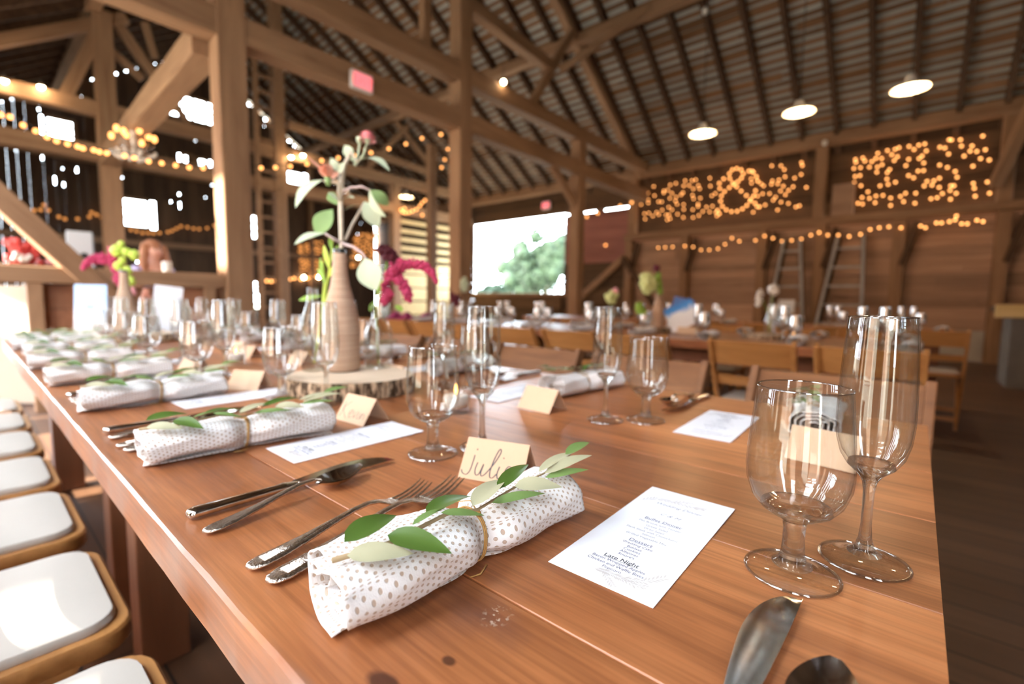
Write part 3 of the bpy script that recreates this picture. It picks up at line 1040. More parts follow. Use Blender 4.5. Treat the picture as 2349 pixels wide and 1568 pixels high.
    ne = N(nt, 'ShaderNodeTexNoise'); ne.inputs['Scale'].default_value = 14; ne.inputs['Detail'].default_value = 6; L(tc.outputs['Object'], ne.inputs['Vector'])
    ce_ = N(nt, 'ShaderNodeMapRange'); ce_.inputs['From Min'].default_value = .38; ce_.inputs['From Max'].default_value = .62; L(ne.outputs['Fac'], ce_.inputs['Value'])
    me_ = N(nt, 'ShaderNodeMath', operation='MULTIPLY'); L(ed.outputs[0], me_.inputs[0]); L(ce_.outputs[0], me_.inputs[1])
    m5 = N(nt, 'ShaderNodeMath', operation='MULTIPLY'); m5.inputs[1].default_value = .6; L(me_.outputs[0], m5.inputs[0])
    x5 = N(nt, 'ShaderNodeMix', data_type='RGBA'); x5.inputs['B'].default_value = (.30, .19, .15, 1); L(m5.outputs[0], x5.inputs['Factor']); L(cur, x5.inputs['A'])
    L(x5.outputs['Result'], b.inputs['Base Color'])
    # satin finish
    rr = N(nt, 'ShaderNodeMapRange'); rr.inputs['To Min'].default_value = .26; rr.inputs['To Max'].default_value = .46
    L(n3.outputs['Fac'], rr.inputs['Value']); L(rr.outputs[0], b.inputs['Roughness'])
    b.inputs['Specular IOR Level'].default_value = .5
    bp = N(nt, 'ShaderNodeBump'); bp.inputs['Strength'].default_value = .25; bp.inputs['Distance'].default_value = .0015
    L(n1.outputs['Fac'], bp.inputs['Height']); L(bp.outputs['Normal'], b.inputs['Normal'])
    return m


M['table'] = table_mat()


def plank_top(mb, x0, x1, vs_, z0, z1, rg_):
    """boards side by side, each one island with slightly wavering eased edges"""
    for a, b_ in zip(vs_, vs_[1:]):
        n = 26
        secs = []
        dz = rg_.uniform(-.0008, 0)
        edge = a == vs_[0]
        for i in range(n + 1):
            x = x0 + (x1 - x0) * i / n
            j1 = rg_.uniform(-.0005, .0005) if edge else rg_.uniform(-.0004, .0004)
            j2 = rg_.uniform(-.0004, .0004)
            c = .0018 if edge else .0007
            if edge:
                c += rg_.uniform(0, .0016)
            c2 = .0007
            ya, yb = -(a + .0008 + j1), -(b_ - .0008 + j2)
            secs.append([(x, ya, z0 + .003), (x, ya - .003, z0), (x, yb + .003, z0), (x, yb, z0 + .003), (x, yb, z1 + dz - c2), (x, yb + c2, z1 + dz), (x, ya - c, z1 + dz), (x, ya, z1 + dz - c)])
        mb.loft(secs)


def farm_table(x0, x1, v0, v1, label, group, seams=None, seed=1):
    rg_ = random.Random(seed)
    t = thing('farm_table', label, 'table', ((x0 + x1) / 2, -(v0 + v1) / 2, 0), 0, group)
    lx, ly = t.location.x, t.location.y
    seams = seams or [v0 + (v1 - v0) * k / 6 for k in range(7)]
    mb = MB()
    plank_top(mb, x0, x1, seams, TOP - .052, TOP, rg_)
    o = mb.build('tabletop', M['table'], t)
    o.location = (-lx, -ly, 0)
    ap = MB()
    for vv in (v0 + .14, v1 - .14):
        ap.box(x0 + .16 - lx, x1 - .16 - lx, -(vv - .012) - ly, -(vv + .012) - ly, TOP - .15, TOP - .052)
    for xx in (x0 + .16, x1 - .16):
        ap.box(xx - .012 - lx, xx + .012 - lx, -(v0 + .14) - ly, -(v1 - .14) - ly, TOP - .15, TOP - .052)
    ap.build('apron', M['tleg'], t)
    for xx in (x0 + .16, x1 - .16):
        for vv in (v0 + .19, v1 - .19):
            MB().box(xx - .05 - lx, xx + .05 - lx, -(vv - .055) - ly, -(vv + .055) - ly, 0, TOP - .052).build('leg', M['tleg'], t, bevel=.004)
    return t


V0, V1 = 0.117, 1.205
farm_table(-0.03, 1.685, V0, V1, 'long stained plank table nearest the camera, set with the sharp menu card', 'tables of the front row', [V0, .262, .466, .665, .862, 1.03, V1], 4)
farm_table(1.690, 3.40, V0, V1, 'plank table continuing the front row towards the half wall', 'tables of the front row', [V0, .27, .455, .66, .85, 1.02, V1], 5)
farm_table(-0.03, 2.25, 2.95, 4.0, 'plank table of the middle row holding the blue picture', 'tables of the middle row', None, 6)
farm_table(2.27, 4.6, 2.95, 4.0, 'plank table of the middle row further along towards the posts', 'tables of the middle row', None, 7)
farm_table(-0.28, 2.1, 5.49, 6.5, 'plank table of the back row whose end shows beside the tall flute', 'tables of the back row', None, 8)
farm_table(2.12, 4.5, 5.49, 6.5, 'plank table of the back row behind the middle row', 'tables of the back row', None, 9)

# ------------------------------------------------------------------ folding chairs
def make_chair(label, pad=True, wd='chair'):
    """seat centre over the origin, the sitter looks along +Y"""
    t = thing('folding_chair', label, 'chair')
    w = .184
    # seat frame: rounded wooden tray
    def rr(hx, hy, r, z, n=5):
        pts = []
        for cx_, cy_, a0 in ((hx - r, hy - r, 0), (-hx + r, hy - r, PI / 2), (-hx + r, -hy + r, PI), (hx - r, -hy + r, 1.5 * PI)):
            for k in range(n + 1):
                a = a0 + PI / 2 * k / n
                pts.append((cx_ + r * math.cos(a), cy_ + r * math.sin(a), z))
        return pts
    MB().loft([rr(w - .002, .200, .05, .418), rr(w, .204, .052, .424), rr(w, .204, .052, .446), rr(w - .003, .200, .05, .451)]).build('seat_frame', M[wd], t, auto=.6)
    if pad:
        MB().loft([rr(w - .022, .182, .045, .446), rr(w - .018, .186, .047, .456), rr(w - .022, .182, .045, .465), rr(w - .05, .155, .04, .471), rr(w - .1, .10, .03, .4725)]).build('seat_pad', M['pad'], t, auto=.9)
    for s in (-1, 1):
        x = s * (w + .012)
        # back stile runs on down to the front foot
        MB().bar((x, .19, 0), (x, -.255, .80), .022, .045, (0, 1, 0)).build('stile', M[wd], t, bevel=.004)
        xi = s * (w - .012)
        MB().bar((xi, -.23, 0), (xi, .12, .43), .022, .035, (0, 1, 0)).build('leg', M[wd], t, bevel=.003)
    def slat(z0, z1, name):
        rows = []
        n = 10
        sec = []
        for i in range(n + 1):
            f = i / n * 2 - 1
            x = f * (w + .004)
            bow = -.022 * (1 - f * f)
            c = .004
            def y(z):
                return .19 - .445 * z / .80 + bow
            sec.append([(x, y(z0) - .008, z0), (x, y(z0) + .008, z0), (x, y(z1) + .008, z1 - c), (x, y(z1) + .004, z1), (x, y(z1) - .004, z1), (x, y(z1) - .008, z1 - c)])
        MB().loft(sec).build(name, M[wd], t, auto=.7)
    slat(.665, .795, 'backrest')
    slat(.545, .60, 'back_slat')
    MB().bar((-w, -.17, .08), (w, -.17, .08), .018, .03).build('stretcher', M[wd], t)
    MB().bar((-w - .01, .13, .11), (w + .01, .13, .11), .018, .03).build('stretcher', M[wd], t)
    return t


chair0 = make_chair('')
chair1 = make_chair('', True, 'chairdark')
used = set()


def put_chair(x, v, rz, label, group, src=None):
    src = src or chair0
    if src.name not in used:
        used.add(src.name)
        c = src
        c.location = (x, -v, 0)
        c.rotation_euler = (0, 0, rz)
        c['label'] = label
        c['group'] = group
        return c
    return dup(src, (x, -v, 0), rz, label, group)


near_x = [0.69, 1.125, 1.57, 1.99, 2.42, 2.85, 3.27]
for i, x in enumerate(near_x):
    put_chair(x, -.045, PI, '%s ivory padded chair from the camera, window side of the front table' % ORD[i], 'ivory padded chairs along the front table')
for i, x in enumerate([0.165, 0.695, 1.165, 1.645, 2.12, 2.6, 3.08]):
    put_chair(x, 1.285, 0.03 * ((i * 7) % 3 - 1), 'brown folding chair at the far edge of the front table, %s from its near end' % ORD[i], 'chairs along the far edge of the front table', chair1)
for i, x in enumerate([0.15, 0.645, 1.285, 1.765, 2.27, 2.75, 3.25, 3.75, 4.25]):
    put_chair(x, 2.87, PI + 0.02 * ((i * 5) % 3 - 1), 'orange brown folding chair with its back to the front table, %s along the middle row' % ORD[i], 'chairs backing onto the front table')
for i, x in enumerate([0.25, 0.75, 1.25, 1.75, 2.3, 2.8, 3.3]):
    put_chair(x, 4.12, 0, 'folding chair on the wall side of the middle row, %s from its near end' % ORD[i], 'chairs behind the middle row')
for i, x in enumerate([-0.12, 0.5, 1.1, 1.7]):
    put_chair(x, 5.33, PI, 'folding chair at the back row, %s from the row end by the tall flute' % ORD[i], 'chairs in front of the back row')

# ------------------------------------------------------------------ glasses
def prof_goblet():
    outer = [(.0271, .0581), (.034, .067), (.0385, .080), (.0398, .092), (.0392, .108), (.0375, .128), (.0358, .146), (.0345, .1605)]
    rim = [(.0340, .1620), (.0334, .1608)]
    inner = [(.0346, .146), (.0363, .128), (.038, .108), (.0386, .092), (.0372, .0805), (.0326, .0685), (.0262, .0612), (.0271, .0581)]
    return outer + rim + inner


def prof_goblet_stem():
    return [(0, .0555), (.016, .0562), (.0262, .0611), (.0270, .0580), (.018, .0520), (.0108, .0487), (.0092, .046), (.0084, .040), (.0083, .030), (.0090, .020), (.0105, .013), (.0135, .0095), (.0155, .0085)]


def prof_foot(R, top):
    return [(0, 0), (R - .001, 0), (R, .0008), (R - .0002, .0020), (R - .006, .0027), (R * .7, .0038), (R * .5, .0055), (top, .0085), (0, .0085)]


def prof_flute():
    outer = [(.0176, .0881), (.0235, .098), (.0268, .111), (.0282, .128), (.0280, .150), (.0268, .180), (.0254, .205), (.0245, .2185)]
    rim = [(.0241, .2200), (.0236, .2187)]
    inner = [(.0244, .205), (.0258, .180), (.0270, .150), (.0272, .128), (.0257, .112), (.0222, .1005), (.0166, .0925), (.0176, .0881)]
    return outer + rim + inner


def prof_flute_stem():
    return [(0, .0865), (.009, .0875), (.0166, .0924), (.0175, .0880), (.010, .0810), (.0068, .0765), (.0055, .0735), (.0044, .066), (.0040, .050), (.0041, .035), (.0052, .022), (.0080, .0125), (.0130, .0085)]


def make_glass(name, kind, label, seg=48, gm='glass'):
    t = thing(name, label, 'glass')
    if kind == 'goblet':
        pb, ps, pf = prof_goblet(), prof_goblet_stem(), prof_foot(.0355, .0155)
    else:
        pb, ps, pf = prof_flute(), prof_flute_stem(), prof_foot(.0335, .013)
    MB().lathe(pb, seg).build('bowl', M[gm], t, smooth=True)
    MB().lathe(ps + [(0, .0086)], seg // 2).build('stem', M['stemglass'], t, smooth=True)
    R_, top_, hz = (.0355, .0342, .1612) if kind == 'goblet' else (.0335, .0242, .2192)
    fb = MB().lathe(pf, seg)
    nf = len(fb.f)
    fb.lathe([(R_ - .0001 + .0014 * math.cos(q * PI / 4), .0016 + .0013 * math.sin(q * PI / 4)) for q in range(9)], seg)
    fo = fb.build('foot', M['footglass'], t, smooth=True)
    fo.data.materials.append(M['rimglass'])
    for p_ in fo.data.polygons[nf:]:
        p_.material_index = 1
    MB().lathe([(top_ + .0008 * math.cos(q * PI / 4), hz + .0008 * math.sin(q * PI / 4)) for q in range(9)], seg).build('rim', M['rimglass'], t, smooth=True)
    return t


def far_glass(name, kind, label):
    if kind == 'goblet':
        a, b_, c = prof_goblet(), prof_goblet_stem(), prof_foot(.0355, .0155)
    else:
        a, b_, c = prof_flute(), prof_flute_stem(), prof_foot(.0335, .013)
    mb = MB().lathe(a, 18).lathe(b_, 10).lathe(c, 18)
    o = mb.build(name, M['farglass'], smooth=True)
    return tag(o, label, 'glass')


gob = make_glass('water_goblet', 'goblet', '')
flu = make_glass('champagne_flute', 'flute', '')
gob2 = make_glass('water_goblet', 'goblet', '', 32, 'midglass')
flu2 = make_glass('champagne_flute', 'flute', '', 32, 'midglass')
first = set()


def put_glass(k, x, v, label, group):
    near_ = x < .6
    src = (gob if near_ else gob2) if k == 'g' else (flu if near_ else flu2)
    z = TOP + .0006
    if src.name not in first:
        first.add(src.name)
        src.location = (x, -v, z); src['label'] = label; src['group'] = group
        return src
    return dup(src, (x, -v, z), 0.7 * x, label, group)


G_NEAR = [(.067, .450), (.533, .444), (1.100, .470), (1.514, .419), (2.01, .41), (2.44, .43), (2.84, .42), (3.18, .43)]
F_NEAR = [(.022, .515), (.501, .516), (.962, .505), (1.465, .472), (1.90, .48), (2.38, .49), (2.79, .48), (3.13, .49)]
for i, (x, v) in enumerate(G_NEAR):
    put_glass('g', x, v, '%s water goblet from the camera along the padded chair side of the front table' % ORD[i] if i else 'large sharp water goblet beside the printed menu card', 'water goblets on the front table')
for i, (x, v) in enumerate(F_NEAR):
    put_glass('f', x, v, '%s champagne flute from the camera, padded chair side of the front table' % ORD[i] if i else 'large sharp champagne flute just behind the big goblet', 'champagne flutes on the front table')
for i in range(7):
    put_glass('g', .387 + .482 * i, .853 + .01 * (i % 2), '%s water goblet from the near end along the far edge of the front table' % ORD[i], 'water goblets on the front table')
for i in range(7):
    put_glass('f', .445 + .482 * i, .800 + .01 * (i % 3), '%s champagne flute from the near end along the far edge of the front table' % ORD[i], 'champagne flutes on the front table')

fg, ff = far_glass('water_goblet', 'goblet', ''), far_glass('champagne_flute', 'flute', '')
ffirst = {'g': True, 'f': True}
rgg = random.Random(21)


def put_far(k, x, v, label, group):
    src = fg if k == 'g' else ff
    if ffirst[k]:
        ffirst[k] = False
        o = src
    else:
        o = src.copy(); COL.objects.link(o)
    o.location = (x, -v, TOP + .0006)
    o['label'] = label; o['group'] = group
    return o


for i in range(9):
    x = .10 + .485 * i + rgg.uniform(-.03, .03)
    for (k, dx, v, side) in (('g', 0, 3.30, 'near'), ('f', .055, 3.36, 'near'), ('g', .12, 3.66, 'wall'), ('f', .17, 3.60, 'wall')):
        put_far(k, x + dx + rgg.uniform(-.012, .012), v + rgg.uniform(-.02, .02), '%s at the %s place of the middle row, %s side' % ('water goblet' if k == 'g' else 'champagne flute', ORD[i], side), 'glasses on the middle row tables')
for i in range(6):
    x = -.05 + .6 * i + rgg.uniform(-.03, .03)
    for (k, dx, v, side) in (('g', 0, 5.86, 'near'), ('f', .055, 5.90, 'near'), ('f', .15, 6.1, 'wall')):
        put_far(k, x + dx, v, '%s at the %s place of the back row, %s side' % ('water goblet' if k == 'g' else 'champagne flute', ORD[i], side), 'glasses on the back row tables')

# ------------------------------------------------------------------ napkin rolls
def napkin_mat():
    m, nt, b = newmat('dotted_cotton')
    L = nt.links.new
    uv = N(nt, 'ShaderNodeUVMap')
    sx = N(nt, 'ShaderNodeSeparateXYZ'); L(uv.outputs[0], sx.inputs[0])
    def math(op, a, b_=None, c=None):
        n = N(nt, 'ShaderNodeMath', operation=op)
        for i, q in enumerate((a, b_, c)):
            if q is None:
                continue
            if isinstance(q, (int, float)):
                n.inputs[i].default_value = q
            else:
                L(q, n.inputs[i])
        return n.outputs[0]
    cu, cv = .0052, .0054                      # cell pitch along the roll and round it
    U = math('DIVIDE', sx.outputs['X'], cu)
    V = math('DIVIDE', sx.outputs['Y'], cv)
    row = math('FLOOR', U)
    odd = math('MULTIPLY', math('MODULO', row, 2.0), .5)
    fu = math('SUBTRACT', math('FRACT', U), .5)
    fv = math('SUBTRACT', math('FRACT', math('ADD', V, odd)), .5)
    d = math('SQRT', math('ADD', math('POWER', math('MULTIPLY', fu, 1.15), 2.0), math('POWER', math('MULTIPLY', fv, 1.35), 2.0)))
    dot = N(nt, 'ShaderNodeMapRange'); dot.interpolation_type = 'SMOOTHSTEP'
    dot.inputs['From Min'].default_value = .33; dot.inputs['From Max'].default_value = .25
    L(d, dot.inputs['Value'])
    mx = N(nt, 'ShaderNodeMix', data_type='RGBA')
    mx.inputs['A'].default_value = (.80, .78, .77, 1)
    mx.inputs['B'].default_value = (.50, .39, .31, 1)
    L(dot.outputs[0], mx.inputs['Factor'])
    L(mx.outputs['Result'], b.inputs['Base Color'])
    b.inputs['Roughness'].default_value = .9
    b.inputs['Specular IOR Level'].default_value = .15
    b.inputs['Sheen Weight'].default_value = .15
    wv = N(nt, 'ShaderNodeTexNoise'); wv.inputs['Scale'].default_value = 900
    L(uv.outputs[0], wv.inputs['Vector'])
    hh = math('ADD', math('MULTIPLY', dot.outputs[0], -1.0), math('MULTIPLY', wv.outputs['Fac'], .5))
    bp = N(nt, 'ShaderNodeBump'); bp.inputs['Strength'].default_value = .55; bp.inputs['Distance'].default_value = .0012
    L(hh, bp.inputs['Height']); L(bp.outputs['Normal'], b.inputs['Normal'])
    return m


M['napkin'] = napkin_mat()
NAPL = .252


def smooth(a, b, x):
    t = min(1, max(0, (x - a) / (b - a)))
    return t * t * (3 - 2 * t)


def nap_half(s):
    """half width and half height of the roll at s metres from the open end"""
    f = s / NAPL
    pinch = math.exp(-((f - .51) / .06) ** 2)
    w = .0475 - .0035 * smooth(.1, .5, f) - .0225 * pinch - .004 * smooth(.55, .8, f)
    h = .0225 + .002 * smooth(.0, .3, f) - .0045 * pinch + .002 * smooth(.7, 1., f)
    return w, h


def nap_point(s, th, seed, turns=3.6):
    """th runs 0..2pi*turns from the outer hem inwards"""
    w, h = nap_half(s)
    k = th / (2 * PI)
    r = 1 - .20 * k
    a = -PI * .62 + th                         # hem tucked low on one side
    ca, sa = math.cos(a), math.sin(a)
    e = .82
    y = w * r * math.copysign(abs(ca) ** e, ca)
    z = h * r * math.copysign(abs(sa) ** e, sa)
    wob = .0016 * math.sin(7 * a + 40 * s + seed) + .0012 * math.sin(3 * a - 55 * s + seed * 2)
    near = 1 - smooth(0, .05, s)
    y += wob + near * .004 * math.sin(2.2 * a + seed)
    z += h + .0012 + wob * .8
    z = max(z, .0008 + .0012 * k)
    x = s + near * (.006 * math.sin(1.3 * a + seed) + .002 * k) + (smooth(NAPL - .05, NAPL, s)) * (.006 * math.cos(a * 1.1 + seed))
    return (x, y, z)


def make_napkin(label, seed=1.0, ns=54, nt_=112):
    t = thing('napkin_roll', label, 'napkin')
    TH = 2 * PI * 3.6
    rows = []
    uvs = {}
    for i in range(ns + 1):
        s = NAPL * i / ns
        rows.append([nap_point(s, TH * (j / nt_) , seed) for j in range(nt_ + 1)])
    mb = MB().grid(rows)
    me = mb.mesh('napkin_cloth', True, recalc=False)
    uvl = me.uv_layers.new(name='UVMap')
    # arc length round the widest section
    arc = [0]
    ref = rows[int(ns * .3)]
    for p, q in zip(ref, ref[1:]):
        arc.append(arc[-1] + (Vector(p) - Vector(q)).length)
    for poly in me.polygons:
        for li in poly.loop_indices:
            vi = me.loops[li].vertex_index
            i, j = divmod(vi, nt_ + 1)
            uvl.data[li].uv = (NAPL * i / ns, arc[j])
    me.materials.append(M['napkin'])
    o = bpy.data.objects.new('cloth', me)
    COL.objects.link(o)
    o.parent = t
    sm = o.modifiers.new('thickness', 'SOLIDIFY'); sm.thickness = .0011; sm.offset = 0
    # jute tie with a small knot and loose ends
    mb = MB()
    sT = NAPL * .51
    w, h = nap_half(sT)
    for off, ph in ((-.0016, .0), (.0012, .6)):
        pts = []
        for k in range(41):
            a = 2 * PI * k / 40
            ca, sa = math.cos(a), math.sin(a)
            pts.append((sT + off + .002 * math.sin(a + ph), (w + .0016) * math.copysign(abs(ca) ** .82, ca), max(.0012, (h + .0016) * math.copysign(abs(sa) ** .82, sa) + h + .0012)))
        mb.tube(pts, .00095, 6)
    kx, ky, kz = sT, -.012, 2 * h + .004
    mb.ball((kx, ky, kz), .0028, 8, 6)
    mb.tube([(kx, ky, kz), (kx - .008, ky + .010, kz + .004), (kx - .014, ky + .022, kz - .002)], [.0009, .0008, .0005], 5)
    mb.tube([(kx, ky, kz), (kx + .003, ky + .014, kz + .006), (kx - .004, ky + .03, kz + .002)], [.0008, .0006, .0003], 5)
    mb.tube([(sT, -w - .002, .002), (sT - .012, -w - .008, .0012), (sT - .022, -w - .006, .0015)], [.001, .0008, .0005], 5)
    mb.build('twine', M['twine'], t, smooth=True)
    return t


def sprig_z(x):
    w, h = nap_half(min(max(x, 0), NAPL))
    return TOPZ(x)


def TOPZ(x):
    w, h = nap_half(min(max(x, .0), NAPL))
    return 2 * h + .0030 + (max(0, x - NAPL) * .25)


def make_sprig(label):
    t = thing('olive_sprig', label, 'sprig')
    st = [(x, y - .013, TOPZ(x) + dz) for x, y, dz in ((.000, .004, .002), (.039, -.002, .000), (.093, -.002, .004), (.125, -.002, .006), (.177, .002, .003), (.217, .003, .003), (.262, .006, .007))]
    MB().tube(st, [.0021, .0019, .0016, .0013, .0011, .0009, .0006], 7).build('stem', M['stem'], t, smooth=True)
    def P_(x, y, dz):
        return (x, -y - .013 + .0, TOPZ(x) + .003 + dz)
    L_ = [((.008, -.002), (.056, -.014), .017, 'leaf', .010, .016, (.1, .5, 1)), ((.038, .004), (.066, .044), .0165, 'leaf', .005, -.004, (0, -.35, 1)), ((.008, .002), (.046, .026), .013, 'leafpale', .002, -.003, (0, -.5, 1)),
          ((.074, .000), (.134, -.016), .0165, 'leaf', .006, .014, (.1, .55, 1)), ((.084, .006), (.118, .020), .006, 'leafmid', .006, .004, (0, -.8, .5)), ((.118, .004), (.170, -.010), .017, 'leafpale', .006, .012, (0, .4, 1)),
          ((.150, .000), (.212, -.020), .013, 'leaf', .006, .018, (.1, .7, 1)), ((.168, .004), (.203, .032), .015, 'leafpale', .004, .002, (0, -.4, 1)), ((.138, .006), (.186, .026), .008, 'leafmid', .004, .000, (0, -.6, 1)),
          ((.205, .000), (.266, -.002), .010, 'leafpale', .006, .014, (0, .6, 1)), ((.246, .000), (.288, .000), .010, 'leafmid', .012, .018, (0, .6, 1)), ((.210, .004), (.268, .018), .011, 'leafpale', .004, .008, (0, -.3, 1)),
          ((.208, .006), (.252, .026), .007, 'leafmid', .001, .002, (0, -.6, 1)), ((.060, .002), (.090, .003), .006, 'leafmid', .003, .008, (0, .2, 1))]
    for q_, (a, b_, w, mt, z0, z1, nr) in enumerate(L_):
        nr = (-.35 + .1 * (q_ % 3), -.35 + .25 * (q_ % 2) - (.25 if b_[1] > a[1] + .012 else 0), 1)
        z1 = min(z1, .008)
        w *= 1.15
        MB().leaf(P_(a[0], a[1], z0), P_(b_[0], b_[1], z1), w, nr, .10, .22, 10, .4).build('leaf', M[mt], t, smooth=True, recalc=False)
    return t


# ------------------------------------------------------------------ cutlery (lying along +X, handle end at the origin)
def strip_sections(st, n=10, sq=.8):
    """st: x, half width, z centre, half thickness, y centre"""
    secs = []
    for (x, w, z, h, yc) in st:
        sec = []
        for k in range(n):
            a = 2 * PI * k / n
            ca, sa = math.cos(a), math.sin(a)
            sec.append((x, yc + w * math.copysign(abs(ca) ** sq, ca), z + h * math.copysign(abs(sa) ** sq, sa)))
        secs.append(sec)
    return secs


def make_fork(label):
    t = thing('dinner_fork', label, 'fork')
    st = [(0, .003, .003, .0012, 0), (.003, .0075, .003, .0018, 0), (.012, .0105, .0033, .0022, 0), (.03, .0098, .0045, .0022, 0), (.055, .0072, .0075, .0021, 0), (.08, .0050, .0115, .0020, 0), (.105, .0036, .0150, .0020, 0), (.122, .0034, .0158, .0020, 0), (.134, .0050, .0140, .0018, 0), (.142, .0095, .0105, .0015, 0), (.150, .0120, .0072, .0012, 0), (.158, .0125, .0052, .0011, 0), (.162, .0124, .0047, .0010, 0)]
    mb = MB().loft(strip_sections(st, 12))
    for i in range(4):
        y = (i - 1.5) * .0066
        s2 = [(.158, .0024, .0052, .0010, y), (.165, .0021, .0046, .0010, y), (.178, .0018, .0052, .0009, y), (.192, .0015, .0085, .0009, y * .97), (.203, .0010, .0130, .0007, y * .95), (.206, .0005, .0146, .0004, y * .95)]
        mb.loft(strip_sections(s2, 8))
    # raised line running down the handle
    mb.loft(strip_sections([(.012, .006, .0054, .0006, 0), (.04, .004, .0072, .0006, 0), (.08, .0022, .0136, .0006, 0), (.10, .0014, .0164, .0005, 0)], 8))
    mb.build('body', M['silver2'], t, smooth=True)
    return t


def make_spoon(label):
    t = thing('table_spoon', label, 'spoon')
    st = [(0, .003, .003, .0012, 0), (.003, .007, .003, .0017, 0), (.012, .0098, .0034, .0020, 0), (.03, .0090, .0048, .0020, 0), (.055, .0064, .0085, .0020, 0), (.08, .0045, .0130, .0020, 0), (.102, .0034, .0165, .0020, 0), (.118, .0032, .0162, .0019, 0), (.128, .0040, .0135, .0017, 0)]
    MB().loft(strip_sections(st, 12)).build('handle', M['silver2'], t, smooth=True)
    rows_o, rows_i = [], []
    nx, ny = 16, 10
    for surf, off in ((rows_o, 0), (rows_i, -.0009)):
        for i in range(nx + 1):
            f = i / nx
            x = .124 + .064 * f
            hw_ = .0205 * max(.12 if i == 0 else .02, math.sin(PI * (f * .93 + .05)) ** .62) * (1 - .18 * f)
            row = []
            for j in range(ny + 1):
                g = j / ny * 2 - 1
                y = hw_ * g
                depth = .0105 * (1 - g * g) * math.sin(PI * min(1, f * .96 + .04)) ** .8
                z = .0128 - .002 * math.sin(PI * f) + (.003 * f) - depth + off
                row.append((x, y, max(z, .0008)))
            surf.append(row)
    mb = MB().grid(rows_o).grid([list(reversed(r)) for r in rows_i])
    o = mb.build('bowl', M['silver'], t, smooth=True, recalc=False)
    return t


def make_knife(label):
    t = thing('dinner_knife', label, 'knife')
    st = [(0, .003, .0052, .0025, 0), (.002, .0072, .0052, .0042, 0), (.008, .0088, .0055, .0052, 0), (.03, .0080, .0055, .0052, 0), (.07, .0068, .0055, .0046, 0), (.090, .0062, .0055, .0042, 0), (.097, .0078, .0055, .0050, 0), (.100, .0076, .0055, .0050, 0), (.103, .0060, .0055, .0042, 0), (.110, .0072, .0055, .0036, 0), (.116, .0050, .0055, .0024, 0)]
    MB().loft(strip_sections(st, 14)).build('handle', M['silver'], t, smooth=True)
    # blade: straight spine on -y side, bellied edge on +y side, lying slightly tilted
    up_, lo_ = [], []
    n = 22
    mb = MB()
    secs = []
    for i in range(n + 1):
        f = i / n
        x = .110 + .136 * f
        ysp = -.0065 - .0015 * math.sin(PI * f * .8)
        belly = .0075 + .0105 * math.sin(PI * min(1, f * 1.05) * .62)
        g_ = max(0, (f - .38) / .62)
        yed = ysp + (belly - ysp) * math.sqrt(max(0, 1 - g_ * g_))
        if i == n:
            yed = ysp + .0006
        tl = .24
        def q(y, dz):
            return (x, y, .0045 + (y + .006) * tl + dz)
        secs.append([q(ysp, -.0011), q(ysp, .0011), q(ysp * .4 + yed * .6, .0007), q(yed, .00015), q(yed, -.00015), q(ysp * .4 + yed * .6, -.0007)])
    mb.loft(secs)
    mb.build('blade', M['silver'], t, auto=.5)
    return t


# ------------------------------------------------------------------ printed menu, place cards
def text_mesh(s, size, x, y, align='CENTER', shear=0.0, width=1.0, bold=0.0):
    cu = bpy.data.curves.new('txt', 'FONT')
    cu.body = s
    cu.size = size
    cu.align_x = align
    cu.shear = shear
    cu.offset = bold
    cu.resolution_u = 3
    ob = bpy.data.objects.new('txt', cu)
    COL.objects.link(ob)
    dg = bpy.context.evaluated_depsgraph_get()
    dg.update()
    me = bpy.data.meshes.new_from_object(ob.evaluated_get(dg))
    vs_ = [(v.co.x * width + x, v.co.y + y, 0) for v in me.vertices]
    fs_ = [tuple(p.vertices) for p in me.polygons]
    bpy.data.objects.remove(ob)
    bpy.data.curves.remove(cu)
    bpy.data.meshes.remove(me)
    return vs_, fs_


MW, MH = .0965, .2245
MENU_LINES = [('Wedding Dinner', .0080, .507, 'inklight', .35, .95), ('C & M', .0074, .4815, 'inklight', .4, 1.1), ('Buffet Dinner', .0072, .4635, 'inkblue', .0, 1.0),
              ('Pita Breads with Tzatziki', .0052, .4545, 'inklight', 0, .86), ('Greek Salad', .0052, .4470, 'inklight', 0, .9), ('Orzo Salad', .0052, .4400, 'inklight', 0, .9), ('Flank Steak with Chimichurri', .0052, .4335, 'inklight', 0, .86),
              ('Salmon', .0052, .4270, 'inklight', 0, .9), ('Grilled Vegetable Mix', .0052, .4205, 'inklight', 0, .9), ('Dessert', .0074, .4095, 'inkblue', 0, 1.0), ('Wedding Cake', .0052, .4020, 'inkblue', 0, .95),
              ('Baklava', .0052, .3955, 'inkblue', 0, .95), ('Cookies', .0052, .3900, 'inkblue', 0, .95), ('Alfajores', .0052, .3843, 'inkblue', 0, .95), ("Smore's", .0052, .3785, 'inkblue', 0, .95),
              ('Late Night', .0078, .3690, 'ink', 0, 1.0), ('Bacon Wrapped Apples', .0055, .3625, 'inkblue', 0, .95), ('Chicken and Waffle Bites', .0055, .3565, 'inkblue', 0, .95), ('Popcorn', .0055, .3505, 'inkblue', 0, .95)]


